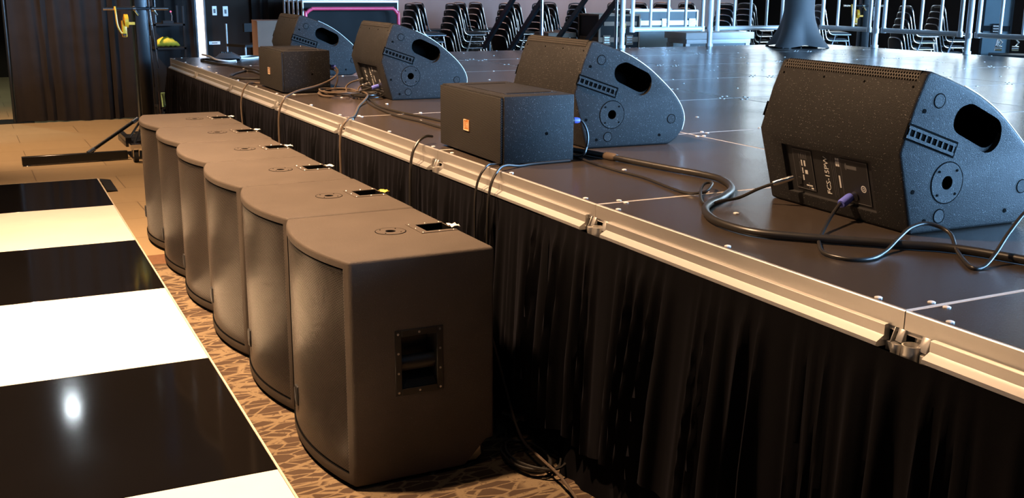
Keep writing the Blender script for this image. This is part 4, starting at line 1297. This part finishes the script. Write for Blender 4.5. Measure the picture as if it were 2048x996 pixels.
for x in (-1.18, .45):
    MB().cyl((x, 0, .01), (x, 0, 3.04), .02, 10).build('upright', 'lift_black', pf)
    MB().box(x-.2, x+.2, -.05, .35, 0, .01).build('base_plate', 'lift_black', pf)
MB().cyl((-1.18, 0, 3.02), (.45, 0, 3.02), .018, 10).build('crossbar', 'lift_black', pf)

# storage rack with a yellow bundle
rk = thing('storage_rack', 'black open storage rack with two shelves behind the lift', 'rack', (.20, 10.6, 0))
for x in (0, .30):
    for y in (0, .35):
        MB().box(x, x+.02, y, y+.02, 0, 1.34).build('post', 'case_black', rk)
for z in (.25, .885, 1.135):
    MB().box(0, .32, 0, .37, z, z+.02).build('shelf', 'case_black', rk)
MB().box(.015, .31, .33, .345, .27, 1.13).build('back_panel', 'case_black', rk)
rows = []
for i in range(11):
    t = i/10
    rr = .058*math.sin(PI*min(1, t*.9+.08))**.6
    rows.append([(.02 + .25*t, .10 + rr*1.3*math.cos(2*PI*j/12), .908 + rr*(1+math.sin(2*PI*j/12)*(1+.15*math.sin(3*i))) * (1-.25*t)) for j in range(12)])
solid('yellow_bundle', 'crumpled yellow cloth bundle on the black storage rack', 'cloth', MB().grid(rows, 0, True), 'yellow_cloth', (.20, 10.60, .006), smooth=70)
el = thing('charger', 'small device with a glowing red light on top of the rack', 'device', (.36, 10.68, 1.156))
MB().box(-.06, .05, -.05, .05, 0, .03).build('body', 'case_black', el)
MB().tube([(.04, 0, .03), (.045, 0, .08), (.035, 0, .12)], .004, 6).build('stalk', 'print_grey', el)
MB().lathe([(.002, -.008), (.009, 0), (.002, .008)], (.035, 0, .125), 10).build('light', 'red_led', el)
gb = MB().lathe([(.02, 0), (.025, .10), (.04, .15)], (0, 0, 0), 12)
solid('green_bottle', 'pale green container on the low shelf of the black rack', 'container', gb, 'green_bag', (.255, 10.66, .271))

# ------------------------------------------------------------------ crank lifts
def make_lift():
    root = thing('crank_lift', '', 'lift')
    # origin at mast foot on the floor
    MB().box(-.068, .068, -.06, .06, .10, 3.3).build('mast', 'lift_blue', root, bevel=.008)
    MB().box(-.05, .05, -.10, -.06, .3, 2.9).build('inner_mast', 'lift_black', root, bevel=.005)
    MB().box(-.26, .22, -.42, .12, .115, .165).build('base_frame', 'lift_black', root, bevel=.006)
    MB().box(-.26, -.21, -.42, .12, .165, .20).build('base_rail', 'lift_black', root)
    # outriggers
    lg = MB().bar((-.25, -.40, .045), (-1.14, -.43, .045), .05, .075).build('outrigger', 'lift_black', root, bevel=.004, segs=1)
    MB().lathe([(.035, 0), (.03, .008), (.012, .012), (.012, .03)], (-1.10, -.43, -.002), 12).build('foot_pad', 'screw_steel', lg)
    lg = MB().bar((.2, -.40, .045), (1.05, -.35, .045), .05, .075).build('outrigger', 'lift_black', root, bevel=.004, segs=1)
    lg = MB().bar((0, .1, .045), (.02, .95, .045), .05, .075).build('outrigger', 'lift_black', root, bevel=.004, segs=1)
    br = MB().tube([(-.10, -.12, .335), (-.58, -.415, .085)], .016, 10).build('brace', 'lift_black', root)
    for a, b_ in (((-.10, -.12, .335), (-.155, -.154, .306)), ((-.53, -.385, .11), (-.59, -.42, .08))):
        MB().tube([a, b_], .020, 10).build('brace_clamp', 'chrome', br)
    for q in (((-.07, -.14, .33), (-.24, -.40, .17)), ((-.05, -.16, .33), (-.20, -.52, .15)), ((.06, -.12, .33), (.2, -.40, .17))):
        MB().tube(q, .010, 8).build('strut', 'lift_black', root)
    # caster with chrome fork
    cw = MB().cyl((-.225, -.60, .055), (-.185, -.60, .055), .055, 20).build('caster', 'rubber', root)
    MB().prism([(-.64, .055), (-.56, .055), (-.54, .13), (-.66, .13)], lambda p, x: (x, p[0], p[1]), -.232, -.226).build('fork', 'chrome', cw)
    MB().prism([(-.64, .055), (-.56, .055), (-.54, .13), (-.66, .13)], lambda p, x: (x, p[0], p[1]), -.184, -.178).build('fork', 'chrome', cw)
    MB().box(-.25, -.16, -.66, -.54, .13, .165).build('fork_plate', 'chrome', cw)
    cw = MB().cyl((.14, -.5, .05), (.18, -.5, .05), .05, 20).build('caster', 'rubber', root)
    # crossbar with clamps
    cb_ = MB().cyl((-.325, -.09, 1.345), (.25, -.09, 1.345), .014, 12).build('crossbar', 'chrome', root)
    MB().cyl((-.22, -.09, 1.345), (.10, -.09, 1.345), .017, 12).build('sleeve', 'lift_black', cb_)
    for x in (-.055, .110):
        c = MB().cyl((x-.012, -.09, 1.345), (x+.012, -.09, 1.345), .026, 14).build('clamp', 'chrome', root)
        MB().tube([(x+.01, -.10, 1.325), (x+.035, -.11, 1.285)], .010, 8).build('wing_bolt', 'chrome', c)
    # yellow winch and crank
    wn = MB().lathe([(.045, -.02), (.062, -.016), (.062, .016), (.045, .02)], (0, 0, 0), 18)
    wn.v = [(-.135 + z, -.10 + x, 1.235 + y) for x, y, z in wn.v]
    w = wn.build('winch', 'yellow_paint', root)
    MB().box(-.175, -.135, -.135, -.075, 1.09, 1.24).build('winch_plate', 'yellow_paint', w, bevel=.006)
    MB().box(-.16, -.06, -.12, -.08, 1.20, 1.225).build('winch_arm', 'yellow_paint', w)
    MB().tube(spline([(-.225, -.115, 1.365), (-.222, -.13, 1.30), (-.215, -.135, 1.20), (-.19, -.135, 1.135), (-.165, -.13, 1.115)], 4), .0085, 8).build('crank_arm', 'yellow_paint', w)
    MB().cyl((-.175, -.14, 1.11), (-.145, -.14, 1.11), .016, 10).build('hub', 'chrome', w)
    # steel ropes along the mast
    for k, (xa, za, xb, zb) in enumerate(((.075, 1.6, .085, 1.15), (.085, 1.35, .125, .80), (.07, 1.1, .08, .62))):
        MB().tube([(xa, -.10, za), (xb, -.10, zb)], .004, 6).build('rope', 'chrome', root)
    MB().tube([(.118, -.05, .12), (.112, -.05, .58)], .007, 6).build('rod', 'screw_steel', root)
    return root
l0 = make_lift()
l0.location = (-.14, 9.22, 0)
tag(l0, 'black crank lift with yellow winch and long outrigger before the black drape', 'lift')
l1 = dup(l0); l1.location = (9.30, 9.60, 0); l1.rotation_euler = (0, 0, R(-25))
tag(l1, 'black crank lift with chrome crossbar behind the right guard rails', 'lift')

# equipment at the far right behind the rail
eq = road_case('equipment_case', 'tall grey-blue equipment case at the far right behind the rail', (8.97, 7.39, 0), R(-51), .30, .4, 1.75, 'case_panel', 'case_black', (.15,), .62)
kc = thing('clamp_rack', 'dark rack with chrome clamps at the right edge behind the rail', 'rack', (8.85, 6.72, 0), R(-51))
MB().box(-.35, .35, 0, .4, .0, .86).build('body', 'case_black', kc)
for x in (-.25, -.08, .10):
    c = MB().cyl((x-.035, -.03, .93), (x+.035, -.03, .93), .028, 14).build('clamp', 'chrome', kc)
    MB().tube([(x, -.03, .95), (x+.03, -.02, 1.0), (x-.02, -.02, 1.05)], .010, 8).build('clamp_bolt', 'chrome', c)
MB().tube([(-.28, .02, .9), (-.24, .02, 1.12)], .016, 10).build('upright', 'chrome', kc)

# ------------------------------------------------------------------ lamps
for i, (x, y, ax, ay, az, wt_, cone) in enumerate(LAMPS):
    lt = thing('ceiling_spotlight', 'warm ceiling spotlight above the %s' % ('near dance floor', 'middle of the dance floor', 'far dance floor', 'crank lift', 'near stage corner', 'left chair stacks', 'right chair stacks')[i], 'lamp', (x, y, CEIL))
    d = Vector((ax - x, ay - y, az - (CEIL - .22))).normalized()
    q = d.to_track_quat('-Z', 'Y')
    hs = MB().lathe([(.045, .06), (.065, .05), (.07, -.08), (.066, -.08), (.060, -.02)], (0, 0, 0), 20).build('housing', 'lift_black', lt)
    hs.location = (0, 0, -.2); hs.rotation_mode = 'QUATERNION'; hs.rotation_quaternion = q
    ln = MB().cyl((0, 0, -.06), (0, 0, -.062), .058, 20).build('lens', 'lamp_warm', hs)
    MB().cyl((0, 0, 0), (0, 0, -.16), .012, 8).build('stem', 'lift_black', lt)
    sd = bpy.data.lights.new('spot_light', 'SPOT'); sd.energy = wt_; sd.color = WARM
    sd.spot_size = R(cone); sd.spot_blend = .7; sd.shadow_soft_size = .09
    so = bpy.data.objects.new('spot_light', sd); link(so, lt)
    so.location = Vector((0, 0, -.2)) + d * .12; so.rotation_mode = 'QUATERNION'; so.rotation_quaternion = q
# unseen lamp added to brighten the passage floor beside the drape
pl_ = thing('passage_fill_lamp', 'unseen pale lamp added to light the passage left of the black drape', 'lamp', (-2.6, 15.0, CEIL))
MB().lathe([(.10, 0), (.12, -.03), (.11, -.06)], (0, 0, 0), 20).build('housing', 'lift_black', pl_)
pd = bpy.data.lights.new('passage_fill_light', 'SPOT'); pd.energy = 420; pd.color = (.85, 1.0, .80); pd.spot_size = R(100); pd.shadow_soft_size = .1
po = link(bpy.data.objects.new('passage_fill_light', pd), pl_); po.location = (0, 0, -.08)
# cool flood lamp whose glare lies on the black dance panel
fl = thing('flood_lamp', 'cool white flood lamp hanging above the black drape', 'lamp', (-.93, 11.0, CEIL))
zf = 3.17 - CEIL
MB().cyl((0, 0, 0), (0, 0, zf+.1), .012, 8).build('stem', 'lift_black', fl)
MB().lathe([(.06, .10), (.12, .08), (.14, 0), (.13, 0), (.10, .05)], (0, 0, zf), 20).build('housing', 'lift_black', fl)
MB().lathe([(.02, .045), (.085, .012), (.02, -.03)], (0, 0, zf), 20).build('lens', 'lamp_cool', fl)
